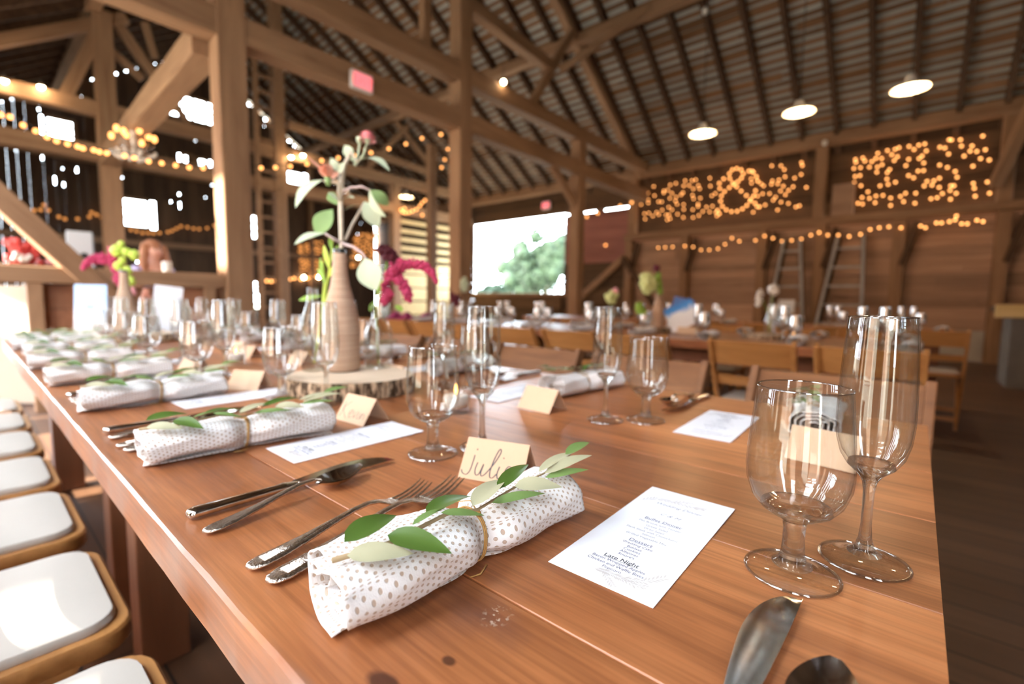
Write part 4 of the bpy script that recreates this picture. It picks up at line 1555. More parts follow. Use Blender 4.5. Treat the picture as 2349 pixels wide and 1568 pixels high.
def make_menu(label):
    t = thing('menu_card', label, 'menu')
    MB().box(-MW / 2, MW / 2, -MH / 2, MH / 2, 0, .0005).build('card', M['paper'], t)
    byc = {}
    for s, size, v, mt, sh, wd in MENU_LINES:
        y = (v - .437) - size * .3
        vs_, fs_ = text_mesh(s, size, .0, y, 'CENTER', sh, wd, .00006 if mt in ('ink',) else 0)
        byc.setdefault(mt, MB()).add([(a, b_, .00065) for a, b_, c in vs_], fs_)
        if s in ('Buffet Dinner', 'Dessert', 'Late Night'):
            xs_ = [p[0] for p in vs_]
            byc[mt].add([(min(xs_), y - size * .14, .00065), (max(xs_), y - size * .14, .00065), (max(xs_), y - size * .08, .00065), (min(xs_), y - size * .08, .00065)], [(0, 1, 2, 3)])
    for mt, mb in byc.items():
        mb.build('lettering', M[mt], t, recalc=False)
    rg_ = random.Random(4)
    def spray(mb, pts, n, ln):
        pts = [(a, b_, 0) for a, b_ in pts]
        for i in range(n):
            f = (i + .5) / n * (len(pts) - 1)
            k = min(int(f), len(pts) - 2)
            g = f - k
            p = Vector(pts[k]).lerp(Vector(pts[k + 1]), g)
            d = (Vector(pts[k + 1]) - Vector(pts[k])).normalized()
            s_ = 1 if i % 2 else -1
            nd = Vector((d.x * .8 - s_ * d.y * .6, d.y * .8 + s_ * d.x * .6, 0))
            L_ = ln * rg_.uniform(.7, 1.1)
            w = L_ * .13
            pn = Vector((-nd.y, nd.x, 0))
            a, b_, c, e = p, p + nd * L_ * .5 + pn * w, p + nd * L_, p + nd * L_ * .5 - pn * w
            mb.add([(q.x, q.y, .00065) for q in (a, b_, c, e)], [(0, 1, 2, 3)])
        for a, b_ in zip(pts, pts[1:]):
            d = (Vector(b_) - Vector(a)).normalized()
            pn = Vector((-d.y, d.x, 0)) * .00016
            mb.add([(a[0] - pn.x, a[1] - pn.y, .00065), (b_[0] - pn.x, b_[1] - pn.y, .00065), (b_[0] + pn.x, b_[1] + pn.y, .00065), (a[0] + pn.x, a[1] + pn.y, .00065)], [(0, 1, 2, 3)])
    mb = MB()
    yb = -.437
    spray(mb, [(-.012, .343 + yb), (-.002, .344 + yb), (.012, .3435 + yb), (.028, .351 + yb), (.040, .368 + yb)], 44, .0075)
    spray(mb, [(-.004, .3435 + yb), (.004, .336 + yb), (.012, .330 + yb)], 14, .006)
    spray(mb, [(.012, .3435 + yb), (.024, .342 + yb), (.033, .345 + yb)], 14, .0065)
    spray(mb, [(-.043, .503 + yb), (-.030, .518 + yb), (-.012, .520 + yb), (.010, .521 + yb), (.022, .524 + yb)], 40, .0075)
    spray(mb, [(-.012, .520 + yb), (-.002, .529 + yb), (.010, .531 + yb)], 12, .006)
    mb.build('leaf_print', M['inkpale'], t, recalc=False)
    return t


def stroke(mb, pts, w, f):
    """pen stroke ribbon of 2-D points mapped by f"""
    # Catmull-Rom
    P = [pts[0]] + list(pts) + [pts[-1]]
    out = []
    for i in range(1, len(P) - 2):
        p0, p1, p2, p3 = [Vector((q[0], q[1])) for q in P[i - 1:i + 3]]
        for k in range(6):
            s = k / 6
            out.append(.5 * ((2 * p1) + (p2 - p0) * s + (2 * p0 - 5 * p1 + 4 * p2 - p3) * s * s + (3 * p1 - p0 - 3 * p2 + p3) * s ** 3))
    out.append(Vector(P[-2]))
    rows = []
    for i, p in enumerate(out):
        d = out[min(i + 1, len(out) - 1)] - out[max(i - 1, 0)]
        if d.length < 1e-9:
            d = Vector((1, 0))
        d.normalize()
        nn = Vector((-d.y, d.x)) * w / 2
        rows.append([f(p.x - nn.x, p.y - nn.y), f(p.x + nn.x, p.y + nn.y)])
    mb.grid(rows)


JULIE = [[(.20, .74), (.205, .70)], [(.185, .58), (.18, .40), (.165, .20), (.12, .10), (.05, .13), (.03, .20)],
         [(.26, .42), (.245, .25), (.27, .13), (.32, .16), (.36, .40), (.345, .20), (.37, .12), (.42, .18)],
         [(.42, .18), (.52, .45), (.585, .72), (.56, .80), (.515, .60), (.485, .30), (.50, .13), (.55, .13), (.59, .22)],
         [(.615, .40), (.60, .22), (.63, .12), (.68, .2)], [(.645, .62), (.655, .59)], [(.70, .24), (.78, .30), (.80, .40), (.75, .43), (.71, .30), (.74, .14), (.82, .15), (.88, .25)]]
SCRIB = [[(.10, .72), (.12, .40), (.10, .15)], [(.30, .75), (.13, .45), (.33, .12)], [(.38, .30), (.47, .36), (.44, .46), (.38, .36), (.42, .18), (.50, .24)], [(.52, .44), (.57, .20), (.64, .46)], [(.70, .42), (.68, .22), (.73, .2)], [(.78, .42), (.77, .2), (.82, .40), (.88, .36), (.88, .2)]]


def make_card(label, strokes=None, ca=0):
    """folded tent card, written face towards -Y, standing on its two lower edges"""
    t = thing('place_card', label, 'place card')
    W_, H_, D_ = .088, .046, .030
    th_ = .0006
    def F(x, h):               # point on the front leaf
        return (x, -D_ * (1 - h), H_ * h)
    mb = MB()
    for sgn in (-1, 1):
        mb.add([(-W_ / 2, sgn * D_, 0.0003), (W_ / 2, sgn * D_, 0.0003), (W_ / 2, 0, H_), (-W_ / 2, 0, H_), (-W_ / 2, sgn * (D_ - th_), 0.0003), (W_ / 2, sgn * (D_ - th_), 0.0003), (W_ / 2, 0, H_ - th_), (-W_ / 2, 0, H_ - th_)],
               [(0, 1, 2, 3), (7, 6, 5, 4), (0, 4, 5, 1), (1, 5, 6, 2), (3, 2, 6, 7), (0, 3, 7, 4)])
    mb.build('card', M['kraft'], t)
    if strokes:
        mb = MB()
        nx_, nz_ = -H_, -D_
        l = math.hypot(H_, D_)
        def f(x, y):
            p = F((x - .5) * W_, y)
            return (p[0], p[1] - H_ / l * .0004, p[2] + D_ / l * .0004)
        for s in strokes:
            stroke(mb, s, .018 if strokes is JULIE else .014, f)
        mb.build('handwriting', M['ink'], t, recalc=False)
    return t


# ------------------------------------------------------------------ lay the places of the front table
nap0 = make_napkin('sharp white dotted napkin roll in front, beside the printed menu card', 1.0)
nap_alt = make_napkin('', 2.7)
spr0 = make_sprig('sharp olive sprig tied on the napkin roll beside the printed menu card')
fork0 = make_fork('')
spoon0 = make_spoon('')
knife0 = make_knife('')
menu0 = make_menu('sharp printed dinner menu card between napkin roll and big goblet')
card0 = make_card('', JULIE)
card1 = make_card('', SCRIB)
card2 = make_card('', None)

placed = set()


def place(src, x, v, rz, label, group, dz=0.0):
    loc = (x, -v, TOP + .0006 + dz)
    if src.name not in placed:
        placed.add(src.name)
        src.location = loc
        src.rotation_euler = (0, 0, rz)
        src['label'] = label
        src['group'] = group
        return src
    return dup(src, loc, rz, label, group)


R = math.radians
# napkin open ends (x, v), heading
NAPS = [(.302, .156, -95.0), (.792, .146, -97.0), (1.240, .140, -90), (1.645, .126, -92), (2.045, .122, -93), (2.45, .135, -92), (2.83, .128, -93), (3.12, .128, -93)]
NEAR = 'padded chair side of front table'
for i, (x, v, a) in enumerate(NAPS):
    nm = '%s white napkin roll from the camera, %s' % (ORD[i], NEAR) if i else 'sharp white dotted napkin roll in front, beside the printed menu card'
    place(nap0 if i % 2 == 0 else nap_alt, x, v, R(a), nm, 'napkin rolls on the front table')
    nm = 'olive sprig on the %s napkin roll from the camera, %s' % (ORD[i], NEAR) if i else 'sharp olive sprig tied on the napkin roll beside the printed menu card'
    place(spr0, x, v, R(a), nm, 'olive sprigs on the front table napkins')
# cutlery: forks left of each napkin, knife and spoon right of each menu
fk = [(.412, .143, -85.0), (.379, .146, -82.0)]
for i in range(5):
    dx = NAPS[i][0] - NAPS[0][0]
    for k, (fx, fv, fa) in enumerate(fk):
        x = fx + dx
        o = place(fork0, x, fv - (.004 if i else 0), R(fa + (0 if i == 0 else -2)), ('free fork beside the %s napkin roll from the camera, %s' if k == 0 else 'fork half under the %s napkin roll from the camera, %s') % (ORD[i], NEAR), 'forks on the front table')
        if k == 1:
            o.scale = (1.16, 1.08, 1.0)
KN = [(.0655, .160, -91.5), (.557, .138, -91.5), (1.01, .14, -91), (1.43, .14, -91), (1.84, .14, -91)]
for i, (x, v, a) in enumerate(KN):
    place(knife0, x, v, R(a), 'knife beside the %s menu card from the camera, %s' % (ORD[i], NEAR) if i else 'large dinner knife at the bottom of the picture, its blade towards the goblet foot', 'knives on the front table')
SP = [(.030, .146, -92.0), (.508, .139, -82.0), (.965, .14, -90), (1.385, .14, -91), (1.80, .14, -91)]
for i, (x, v, a) in enumerate(SP):
    place(spoon0, x, v, R(a), '%s spoon from the camera, %s' % (ORD[i], NEAR), 'spoons on the front table')
MEN = [(.186, .437, 180 + 1.0), (.688, .400, 180 - .6), (1.17, .395, 180 + 2), (1.575, .40, 180), (1.98, .40, 180), (2.39, .4, 180)]
for i, (x, v, a) in enumerate(MEN):
    place(menu0, x, v, R(a), '%s white menu card from the camera, %s' % (ORD[i], NEAR) if i else 'sharp printed dinner menu card between napkin roll and big goblet', 'menu cards on the front table')
CARDS = [(.405, .448, 180 + 18, card0, 'kraft place card with large handwriting behind the sharp napkin roll'), (.785, .482, 180 + 4, card1, 'kraft place card with small handwriting in front of the wood slice'),
         (1.262, .46, 180 + 30, card2, 'plain kraft place card beside the third menu card'), (1.93, .70, 180 + 20, card2, 'small kraft place card near the far tealight'), (1.66, .45, 180 + 15, card2, 'pale place card among the goblets at the fourth place')]
for x, v, a, src, nm in CARDS:
    place(src, x, v, R(a), nm, 'place cards on the front table')

# far edge of the front table: everything faces the other way
FAR = 'far side of front table'
for i in range(7):
    x = .14 + .482 * i
    place(nap_alt if i % 2 else nap0, x + .005, 1.155, R(96 - 12 * (i == 1)), '%s white napkin roll from the near end, %s' % (ORD[i], FAR), 'napkin rolls on the front table')
    place(spr0, x + .005, 1.155, R(96 - 12 * (i == 1)), 'olive sprig on the %s napkin roll from the near end, %s' % (ORD[i], FAR), 'olive sprigs on the front table napkins')
    if i < 5:
        place(menu0, .272 + .482 * i, .925 - .04 * (i == 1), R(2), '%s white menu card from the near end, %s' % (ORD[i], FAR), 'menu cards on the front table')
        place(knife0, .376 + .52 * i, 1.185, R(88), '%s knife from the near end, %s' % (ORD[i], FAR), 'knives on the front table')
        place(spoon0, .415 + .52 * i, 1.18, R(91), '%s spoon from the near end, %s' % (ORD[i], FAR), 'spoons on the front table')
    place(card2, .09 + .505 * i, .815 - .02 * i, R(-6 + 3 * i), '%s kraft place card from the near end, %s' % (ORD[i], FAR), 'place cards on the front table')

# simple napkins, cards on the middle and back rows
mb = MB()
rows = []
for i in range(13):
    s = NAPL * i / 12
    rows.append([nap_point(s, 2 * PI * j / 12, 2.0, 1.0) for j in range(13)])
far_nap_me = MB().grid(rows).mesh('napkin_roll', True)
far_nap_me.materials.append(M['napkin'])
n_ = 0
for i in range(9):
    for v, a, side in ((3.0, -90, 'near'), (3.95, 90, 'wall')):
        o = bpy.data.objects.new('napkin_roll', far_nap_me); COL.objects.link(o)
        o.location = (.02 + .485 * i, -v, TOP + .0006); o.rotation_euler = (0, 0, R(a + 5 * (i % 3 - 1)))
        tag(o, 'white napkin roll at the %s place of the middle row, %s side' % (ORD[i], side), 'napkin', 'napkin rolls on the middle row tables')
for i in range(5):
    o = bpy.data.objects.new('napkin_roll', far_nap_me); COL.objects.link(o)
    o.location = (-.16 + .6 * i, -5.56, TOP + .0006); o.rotation_euler = (0, 0, R(-90 + 8 * (i % 3 - 1)))
    tag(o, 'white napkin roll at the %s place of the back row' % ORD[i], 'napkin', 'napkin rolls on the back row tables')

# ------------------------------------------------------------------ centrepiece of the front table
def bark_mat():
    m, nt, b = newmat('furrowed_bark')
    L = nt.links.new
    tc = N(nt, 'ShaderNodeTexCoord')
    mp = N(nt, 'ShaderNodeMapping'); mp.inputs['Scale'].default_value = (1, 1, .35); L(tc.outputs['Object'], mp.inputs['Vector'])
    nz = N(nt, 'ShaderNodeTexNoise'); nz.inputs['Scale'].default_value = 95; nz.inputs['Detail'].default_value = 4; L(mp.outputs[0], nz.inputs['Vector'])
    rp = N(nt, 'ShaderNodeValToRGB'); rp.color_ramp.elements[0].position = .42; rp.color_ramp.elements[1].position = .60
    rp.color_ramp.elements[0].color = (.06, .038, .02, 1); rp.color_ramp.elements[1].color = (.52, .38, .25, 1)
    L(nz.outputs['Fac'], rp.inputs['Fac']); L(rp.outputs['Color'], b.inputs['Base Color'])
    b.inputs['Roughness'].default_value = .9
    return m


M['bark'] = bark_mat()


def make_slice(label, loc, R_=.15, h=.04, seed=3):
    t = thing('wood_slice', label, 'wood slice', loc)
    rg_ = random.Random(seed)
    n = 160
    ph = [rg_.uniform(0, 6.28) for _ in range(8)]
    def rad(a):
        return R_ * (1 + .03 * math.sin(2 * a + ph[0]) + .02 * math.sin(3 * a + ph[1]) + .012 * math.sin(5 * a + ph[2]))
    bump = [rg_.uniform(-1, 1) for _ in range(n)]
    rows = []
    for i, (z, k) in enumerate(((0, .0), (.003, .6), (h * .25, 1), (h * .5, 1), (h * .75, 1), (h - .003, .7), (h, .1))):
        row = []
        for j in range(n):
            a = 2 * PI * j / n
            f = .5 + .5 * math.sin(46 * a + 1.5 * math.sin(9 * a + ph[3]) + 2 * z / h + ph[4])
            r = rad(a) + k * (.0055 * f ** 2 + .0015 * bump[(j + i * 7) % n])
            row.append((r * math.cos(a), r * math.sin(a), z))
        rows.append(row)
    mb = MB().grid(rows, True)
    mb.build('bark', M['bark'], t, smooth=True)
    mb = MB()
    ring = [(rad(2 * PI * j / n) * math.cos(2 * PI * j / n), rad(2 * PI * j / n) * math.sin(2 * PI * j / n)) for j in range(n)]
    mb.add([(x, y, h + .0004) for x, y in ring] + [(x, y, 0.0002) for x, y in ring], [tuple(range(n)), tuple(range(2 * n - 1, n - 1, -1))])
    mb.build('sawn_face', M['slicetop'], t, recalc=False)
    return t


SZ = TOP + .04
make_slice('round wood slice with rough bark under the twine-wrapped bottle', (1.072, -.632, TOP + .0006))


def wrap_mat():
    m, nt, b = newmat('wound_twine')
    L = nt.links.new
    tc = N(nt, 'ShaderNodeTexCoord')
    sx = N(nt, 'ShaderNodeSeparateXYZ'); L(tc.outputs['Object'], sx.inputs[0])
    mm = N(nt, 'ShaderNodeMath', operation='MULTIPLY'); mm.inputs[1].default_value = 6.2832 / .0026; L(sx.outputs['Z'], mm.inputs[0])
    sn = N(nt, 'ShaderNodeMath', operation='SINE'); L(mm.outputs[0], sn.inputs[0])
    nz = N(nt, 'ShaderNodeTexNoise'); nz.inputs['Scale'].default_value = 6; nz.inputs['Detail'].default_value = 5
    mp = N(nt, 'ShaderNodeMapping'); mp.inputs['Scale'].default_value = (1, 1, 60); L(tc.outputs['Object'], mp.inputs['Vector']); L(mp.outputs[0], nz.inputs['Vector'])
    rp = N(nt, 'ShaderNodeValToRGB'); rp.color_ramp.elements[0].position = .3; rp.color_ramp.elements[1].position = .7
    rp.color_ramp.elements[0].color = (.42, .26, .17, 1); rp.color_ramp.elements[1].color = (.66, .47, .34, 1)
    L(nz.outputs['Fac'], rp.inputs['Fac']); L(rp.outputs['Color'], b.inputs['Base Color'])
    b.inputs['Roughness'].default_value = .8
    bp = N(nt, 'ShaderNodeBump'); bp.inputs['Strength'].default_value = .5; bp.inputs['Distance'].default_value = .001; L(sn.outputs[0], bp.inputs['Height']); L(bp.outputs['Normal'], b.inputs['Normal'])
    return m


M['wrap'] = wrap_mat()


def twine_bottle(label, loc):
    t = thing('wrapped_bottle', label, 'bottle', loc)
    MB().lathe([(0, .001), (.044, .001), (.0462, .006), (.047, .03), (.0470, .085), (.0462, .115), (.0430, .145), (.0370, .172), (.0300, .198), (.0240, .222), (.0200, .248), (.0180, .275), (.0172, .302), (.0166, .303)], 48).build('twine_wrap', M['wrap'], t, smooth=True)
    MB().lathe([(.0, .0), (.0445, .0), (.0445, .004), (0, .004)], 40).build('base', M['black'], t)
    MB().lathe([(.0150, .296), (.0158, .302), (.0160, .312), (.0150, .3145), (.0125, .3145), (.012, .300)], 32).build('rim', plain('dark_green_bottle', (.03, .035, .03), .1, coat=.5) if 'dark_green_bottle' not in bpy.data.materials else bpy.data.materials['dark_green_bottle'], t, smooth=True)
    return t


BX, BY = 1.137, -.640
twine_bottle('twine-wrapped tan bottle on the wood slice, tall sage stalk inside', (BX, BY, SZ + .0012))
# tall sage stalk with a pink zinnia and a coral bloom
def flower_thing(name, label, cat='flower'):
    return thing(name, label, cat, (0, 0, 0))


fl = thing('sage_stalk', 'pale big-leaved sage stalk standing in the twine-wrapped bottle', 'flower stalk', (BX, BY, SZ + .03))
o0 = Vector(fl.location)
def rel(*ps):
    return [tuple(Vector(p) - o0) for p in ps]
MB().tube(rel((BX, BY, SZ + .05), (1.1630, -0.6603, 1.1309), (1.1723, -0.6657, 1.2002), (1.1826, -0.6716, 1.2702), (1.1794, -0.6824, 1.3395), (1.1587, -0.6912, 1.3769)), [.004, .005, .0062, .0062, .0055, .004], 9).build('stem', M['sagestem'], fl, smooth=True)
def branch(pts, r0, r1, mat):
    n = len(pts)
    MB().tube(rel(*pts), [r0 + (r1 - r0) * i / (n - 1) for i in range(n)], 8).build('stem', M[mat], fl, smooth=True)
branch([(1.1624, -0.6600, 1.1354), (1.1692, -0.6419, 1.1430), (1.1778, -0.6228, 1.1561)], .004, .0028, 'sagepink')
branch([(1.1605, -0.6614, 1.1331), (1.1198, -0.6686, 1.1222), (1.0925, -0.6768, 1.1058), (1.0722, -0.6788, 1.0874)], .004, .003, 'sagepink')
branch([(1.1643, -0.6725, 1.1436), (1.1715, -0.6979, 1.1873), (1.1678, -0.7186, 1.2245), (1.1605, -0.7277, 1.2483)], .0038, .0028, 'sagestem')
branch([(1.1782, -0.6754, 1.2703), (1.1437, -0.6793, 1.2774), (1.1132, -0.6923, 1.2777), (1.0954, -0.7065, 1.2690)], .0036, .0025, 'sagepink')
branch([(1.1846, -0.6718, 1.2875), (1.2079, -0.6663, 1.2977), (1.2285, -0.6490, 1.3009)], .0034, .0024, 'sagestem')
branch([(1.1794, -0.6703, 1.2356), (1.1680, -0.6571, 1.2656), (1.1686, -0.6606, 1.2997), (1.1722, -0.6608, 1.3280)], .0034, .0022, 'sagestem')
branch([(1.1584, -0.6909, 1.3712), (1.1445, -0.6999, 1.3463), (1.1330, -0.7125, 1.3694)], .003, .002, 'sagestem')
branch([(1.1601, -0.6990, 1.3398), (1.1489, -0.7056, 1.3707), (1.1438, -0.7068, 1.4001)], .003, .0024, 'sage')
branch([(1.1575, -0.7013, 1.3399), (1.1284, -0.7096, 1.3678), (1.1238, -0.7175, 1.4021)], .0026, .0022, 'sage')
V_ = Vector
cf = V_((-.65, .76, .15))            # roughly towards the room's chair side
def lf_(b_, tp, w, mt, nr=(-.5, .6, .5), curl=.12, fold=.2, fat=.6):
    b_, tp = rel(b_, tp)
    MB().leaf(b_, tp, w, nr, curl, fold, 12, fat).build('leaf', M[mt], fl, smooth=True, recalc=False)
lf_((1.1778, -0.6228, 1.1561), (1.2064, -0.5550, 1.1257), .042, 'sage', (-.3, .4, .9))
lf_((1.0776, -0.6748, 1.0917), (1.0239, -0.6717, 1.0108), .062, 'sage', (-.6, .7, .3))
lf_((1.1952, -0.6553, 1.2238), (1.2143, -0.6178, 1.1551), .055, 'sagedark', (-.6, .7, .3))
lf_((1.2287, -0.6492, 1.3043), (1.2546, -0.5787, 1.2300), .040, 'sage', (-.4, .5, .8), .25)
lf_((1.0975, -0.7053, 1.2735), (1.0388, -0.7067, 1.1946), .030, 'sage', (.5, .2, .6), .2)
lf_((1.1224, -0.7239, 1.2759), (1.1002, -0.7653, 1.2413), .034, 'sagedark', (-.4, .8, .4), .2)
lf_((1.1607, -0.7279, 1.2518), (1.1176, -0.7435, 1.1824), .048, 'sage', (-.6, .6, .4), .15)
lf_((1.1718, -0.7307, 1.2443), (1.2184, -0.7027, 1.2336), .022, 'sage', (0, .2, 1))
lf_((1.1445, -0.6999, 1.3463), (1.0445, -0.7303, 1.3248), .040, 'sage', (.1, .3, .9), .30)
lf_((1.1609, -0.6997, 1.3513), (1.1831, -0.6856, 1.3948), .028, 'sage', (-.6, .7, .2))
lf_((1.1697, -0.6616, 1.3167), (1.1798, -0.6437, 1.3508), .022, 'sage', (-.6, .7, .2))
lf_((1.1711, -0.6598, 1.3110), (1.1422, -0.6611, 1.3372), .016, 'sage', (-.6, .7, .2))
lf_((1.1758, -0.6610, 1.2427), (1.1887, -0.6393, 1.2653), .020, 'sage', (-.3, .3, .9))
lf_((1.1658, -0.6704, 1.2498), (1.1267, -0.6775, 1.2505), .018, 'sage', (-.3, .3, .9))
lf_((1.1855, -0.6651, 1.2355), (1.2274, -0.6601, 1.2742), .026, 'sagedark', (-.6, .7, .2))
# zinnia head: layered petals
zc = V_((1.1241, -0.7178, 1.4067))
zn = thing('pink_zinnia', 'pink zinnia head at the very top of the sage stalk', 'flower', tuple(zc))
mb = MB()
for ly, (rr, n, el, z) in enumerate(((.026, 15, -.25, .000), (.023, 13, .05, .004), (.018, 11, .35, .008), (.012, 8, .7, .011))):
    for i in range(n):
        a = 2 * PI * (i + .5 * ly) / n
        d = V_((math.cos(a) * math.cos(el), math.sin(a) * math.cos(el), math.sin(el)))
        mb.leaf(V_((0, 0, z)) + d * .003, V_((0, 0, z)) + d * rr, .0105, (0, 0, 1), .10, .1, 5, .6)
mb.ball((0, 0, .006), .012, 10, 7)
mb.build('petals', M['pink'], zn, smooth=True, recalc=False)
MB().lathe([(.0, -.016), (.003, -.014), (.008, -.004), (.010, .002), (0, .002)], 14).build('calyx', M['sage'], zn, smooth=True)
bc = V_((1.1440, -0.7070, 1.4035))
tag(MB().lathe([(0, -.012), (.004, -.010), (.008, 0), (.009, .006), (.006, .009), (0, .009)], 14, tuple(bc)).build('green_bud', M['sage'], smooth=True), 'small green bud next to the pink zinnia', 'bud')
cc = V_((1.1822, -0.6369, 1.3103))
cr_ = thing('coral_bloom', 'coral ruffled bloom left of the sage stalk top', 'flower', tuple(cc))
mb = MB()
rg = random.Random(12)
for i in range(16):
    a = rg.uniform(0, 6.28); el = rg.uniform(.1, 1.4)
    d = V_((math.cos(a) * math.cos(el), math.sin(a) * math.cos(el), math.sin(el)))
    mb.leaf((0, 0, -.012), d * rg.uniform(.022, .034), .016, (rg.uniform(-1, 1), rg.uniform(-1, 1), .4), .25, .3, 6, .6)
p1 = V_((1.2271, -0.6033, 1.3522)) - cc
mb.leaf((0, 0, .004), p1, .022, (0, .2, 1), -.15, .25, 8, .6)
mb.build('petals', M['coral'], cr_, smooth=True, recalc=False)
MB().tube([(0, 0, -.03), (0, 0, -.01)], [.006, .009], 8).build('calyx', M['sagedark'], cr_, smooth=True)


def clear_bottle(name, label, loc, prof, inner, cat='bottle'):
    t = thing(name, label, cat, loc)
    MB().lathe(prof + inner, 36).build('body', M['glass'], t, smooth=True)
    return t


VX, VY = 1.122, -.742
clear_bottle('clear_bottle', 'short clear glass bottle holding the magenta amaranth on the wood slice', (VX, VY, SZ + .0012),
             [(0, 0), (.034, 0), (.0385, .004), (.0390, .02), (.0388, .085), (.036, .105), (.028, .122), (.018, .134), (.0165, .150), (.0175, .166), (.0185, .170)], [(.0155, .170), (.0148, .150), (.016, .135), (.0265, .120), (.0345, .103), (.037, .085), (.037, .02), (.034, .007), (0, .006)])
clear_bottle('clear_bottle', 'slim clear glass bottle with lime green stems behind the wrapped bottle', (1.185, -.590, SZ + .0012),
             [(0, 0), (.028, 0), (.0305, .004), (.0305, .12), (.027, .145), (.016, .175), (.013, .205), (.0145, .215)], [(.0125, .215), (.0112, .205), (.0145, .174), (.0255, .144), (.029, .12), (.029, .007), (0, .006)])


def plume(name, label, mat, pts, radii, n, bs, seed, stem=None, cat='flower', leaves=()):
    """drooping tassel built of many small tufts along a curve"""
    p0 = V_(pts[0])
    t = thing(name, label, cat, tuple(p0))
    rg_ = random.Random(seed)
    mb = MB()
    P = [V_(p) - p0 for p in pts]
    for i in range(n):
        f = rg_.random() * (len(P) - 1)
        k = min(int(f), len(P) - 2)
        g = f - k
        c = P[k].lerp(P[k + 1], g)
        r = radii[k] + (radii[k + 1] - radii[k]) * g
        d = V_((rg_.gauss(0, 1), rg_.gauss(0, 1), rg_.gauss(0, 1))).normalized() * r * rg_.uniform(.3, 1)
        mb.ball(tuple(c + d), bs * rg_.uniform(.6, 1.3), 6, 4)
    mb.build('tassel', M[mat], t, smooth=True, recalc=False)
    if stem:
        MB().tube([tuple(V_(s) - p0) for s in stem], .0022, 6).build('stem', M['amaranth' if mat == 'amaranth' else 'green'], t, smooth=True)
    return t


vb = (VX, VY, SZ + .02)
plume('amaranth_plume', 'magenta drooping amaranth in the short clear bottle', 'amaranth', [(1.1127, -0.7545, 1.0132), (1.0934, -0.7627, 1.0546), (1.0686, -0.7734, 1.0778), (1.0342, -0.7906, 1.0857), (0.9991, -0.8065, 1.0774), (0.9830, -0.8183, 1.0603), (0.9725, -0.8243, 1.0340)], [.012, .018, .020, .016, .013, .010, .004], 520, .0042, 1, [(1.1127, -0.7545, 1.0132), (1.1265, -0.7524, 0.9833), (VX, VY, SZ + .17), vb])
plume('amaranth_plume', 'lower magenta amaranth clump above the short clear bottle neck', 'amaranth', [(1.0845, -0.7705, 1.0571), (1.0565, -0.7783, 1.0311), (1.0374, -0.7781, 1.0019), (1.0318, -0.7809, 0.9846)], [.016, .017, .014, .005], 330, .0042, 2)
plume('amaranth_plume', 'small magenta amaranth tuft touching the short clear bottle', 'amaranth', [(1.0902, -0.7599, 1.0074), (1.0979, -0.7512, 0.9895), (1.1015, -0.7465, 0.9753)], [.014, .014, .006], 200, .0040, 3)
plume('celosia_head', 'dark burgundy celosia behind the big pale sage leaf', 'burgundy', [(1.1886, -0.7957, 1.1309), (1.1707, -0.8099, 1.1212), (1.1550, -0.8210, 1.1014), (1.1447, -0.8286, 1.0903)], [.014, .024, .016, .006], 260, .0055, 4, [(1.1699, -0.8092, 1.1087), (1.1665, -0.7915, 1.0454), (VX, VY, SZ + .17), vb])
gl_ = thing('leaf_stems', 'dark green leaves at the neck of the short clear bottle', 'foliage', (VX, VY, SZ + .10))
o1 = V_(gl_.location)
for a, b_, w in (((1.1393, -0.7414, 0.9831), (1.1376, -0.7262, 0.9533), .014), ((1.1365, -0.7452, 0.9951), (1.1233, -0.7621, 1.0434), .016), ((1.0872, -0.7716, 0.9720), (1.0681, -0.7863, 0.9581), .016), ((1.1192, -0.7587, 0.9834), (1.0979, -0.7795, 1.0054), .012)):
    MB().leaf(V_(a) - o1, V_(b_) - o1, w, (-.6, .7, .3), .1, .2, 8, .5).build('leaf', M['green'], gl_, smooth=True, recalc=False)
MB().tube([(0, 0, -.09), (.003, .004, .07)], .002, 6).build('stem', M['green'], gl_)
gs = thing('lime_stems', 'lime green leafy stems in the slim clear bottle left of the wrapped one', 'foliage', (1.185, -.590, SZ + .02))
o2 = V_(gs.location)
for k, pts in enumerate(([(1.2260, -0.6404, 0.9813), (1.2115, -0.6465, 1.0401), (1.1996, -0.6515, 1.1095), (1.1979, -0.6577, 1.1502)], [(1.2278, -0.6389, 0.9813), (1.2273, -0.6462, 1.0404), (1.2350, -0.6451, 1.0875)], [(1.2128, -0.6385, 0.9815), (1.2018, -0.6535, 1.0285), (1.1960, -0.6639, 1.0755)])):
    MB().tube([(0, 0, 0)] + [tuple(V_(p) - o2) for p in pts], [.002, .0022, .0024, .002, .001][:len(pts) + 1], 6).build('stem', M['lime'], gs, smooth=True)
for a, b_, w, mt in (((1.2305, -0.6382, 0.9954), (1.2583, -0.5865, 0.9829), .016, 'green'), ((1.2095, -0.6509, 1.0636), (1.2267, -0.6443, 1.1336), .014, 'lime'), ((1.2142, -0.6428, 1.0283), (1.2446, -0.6348, 1.0696), .012, 'green'), ((1.1980, -0.6502, 1.0863), (1.1973, -0.6696, 1.1341), .012, 'green'), ((1.2115, -0.6465, 1.0401), (1.1874, -0.6593, 1.0865), .012, 'lime'), ((1.2300, -0.6439, 1.0403), (1.2412, -0.6411, 1.0992), .01, 'green'), ((1.1982, -0.6534, 1.1153), (1.2063, -0.6512, 1.1559), .012, 'green')):
    MB().leaf(V_(a) - o2, V_(b_) - o2, w, (-.6, .7, .3), .1, .2, 8, .5).build('leaf', M[mt], gs, smooth=True, recalc=False)


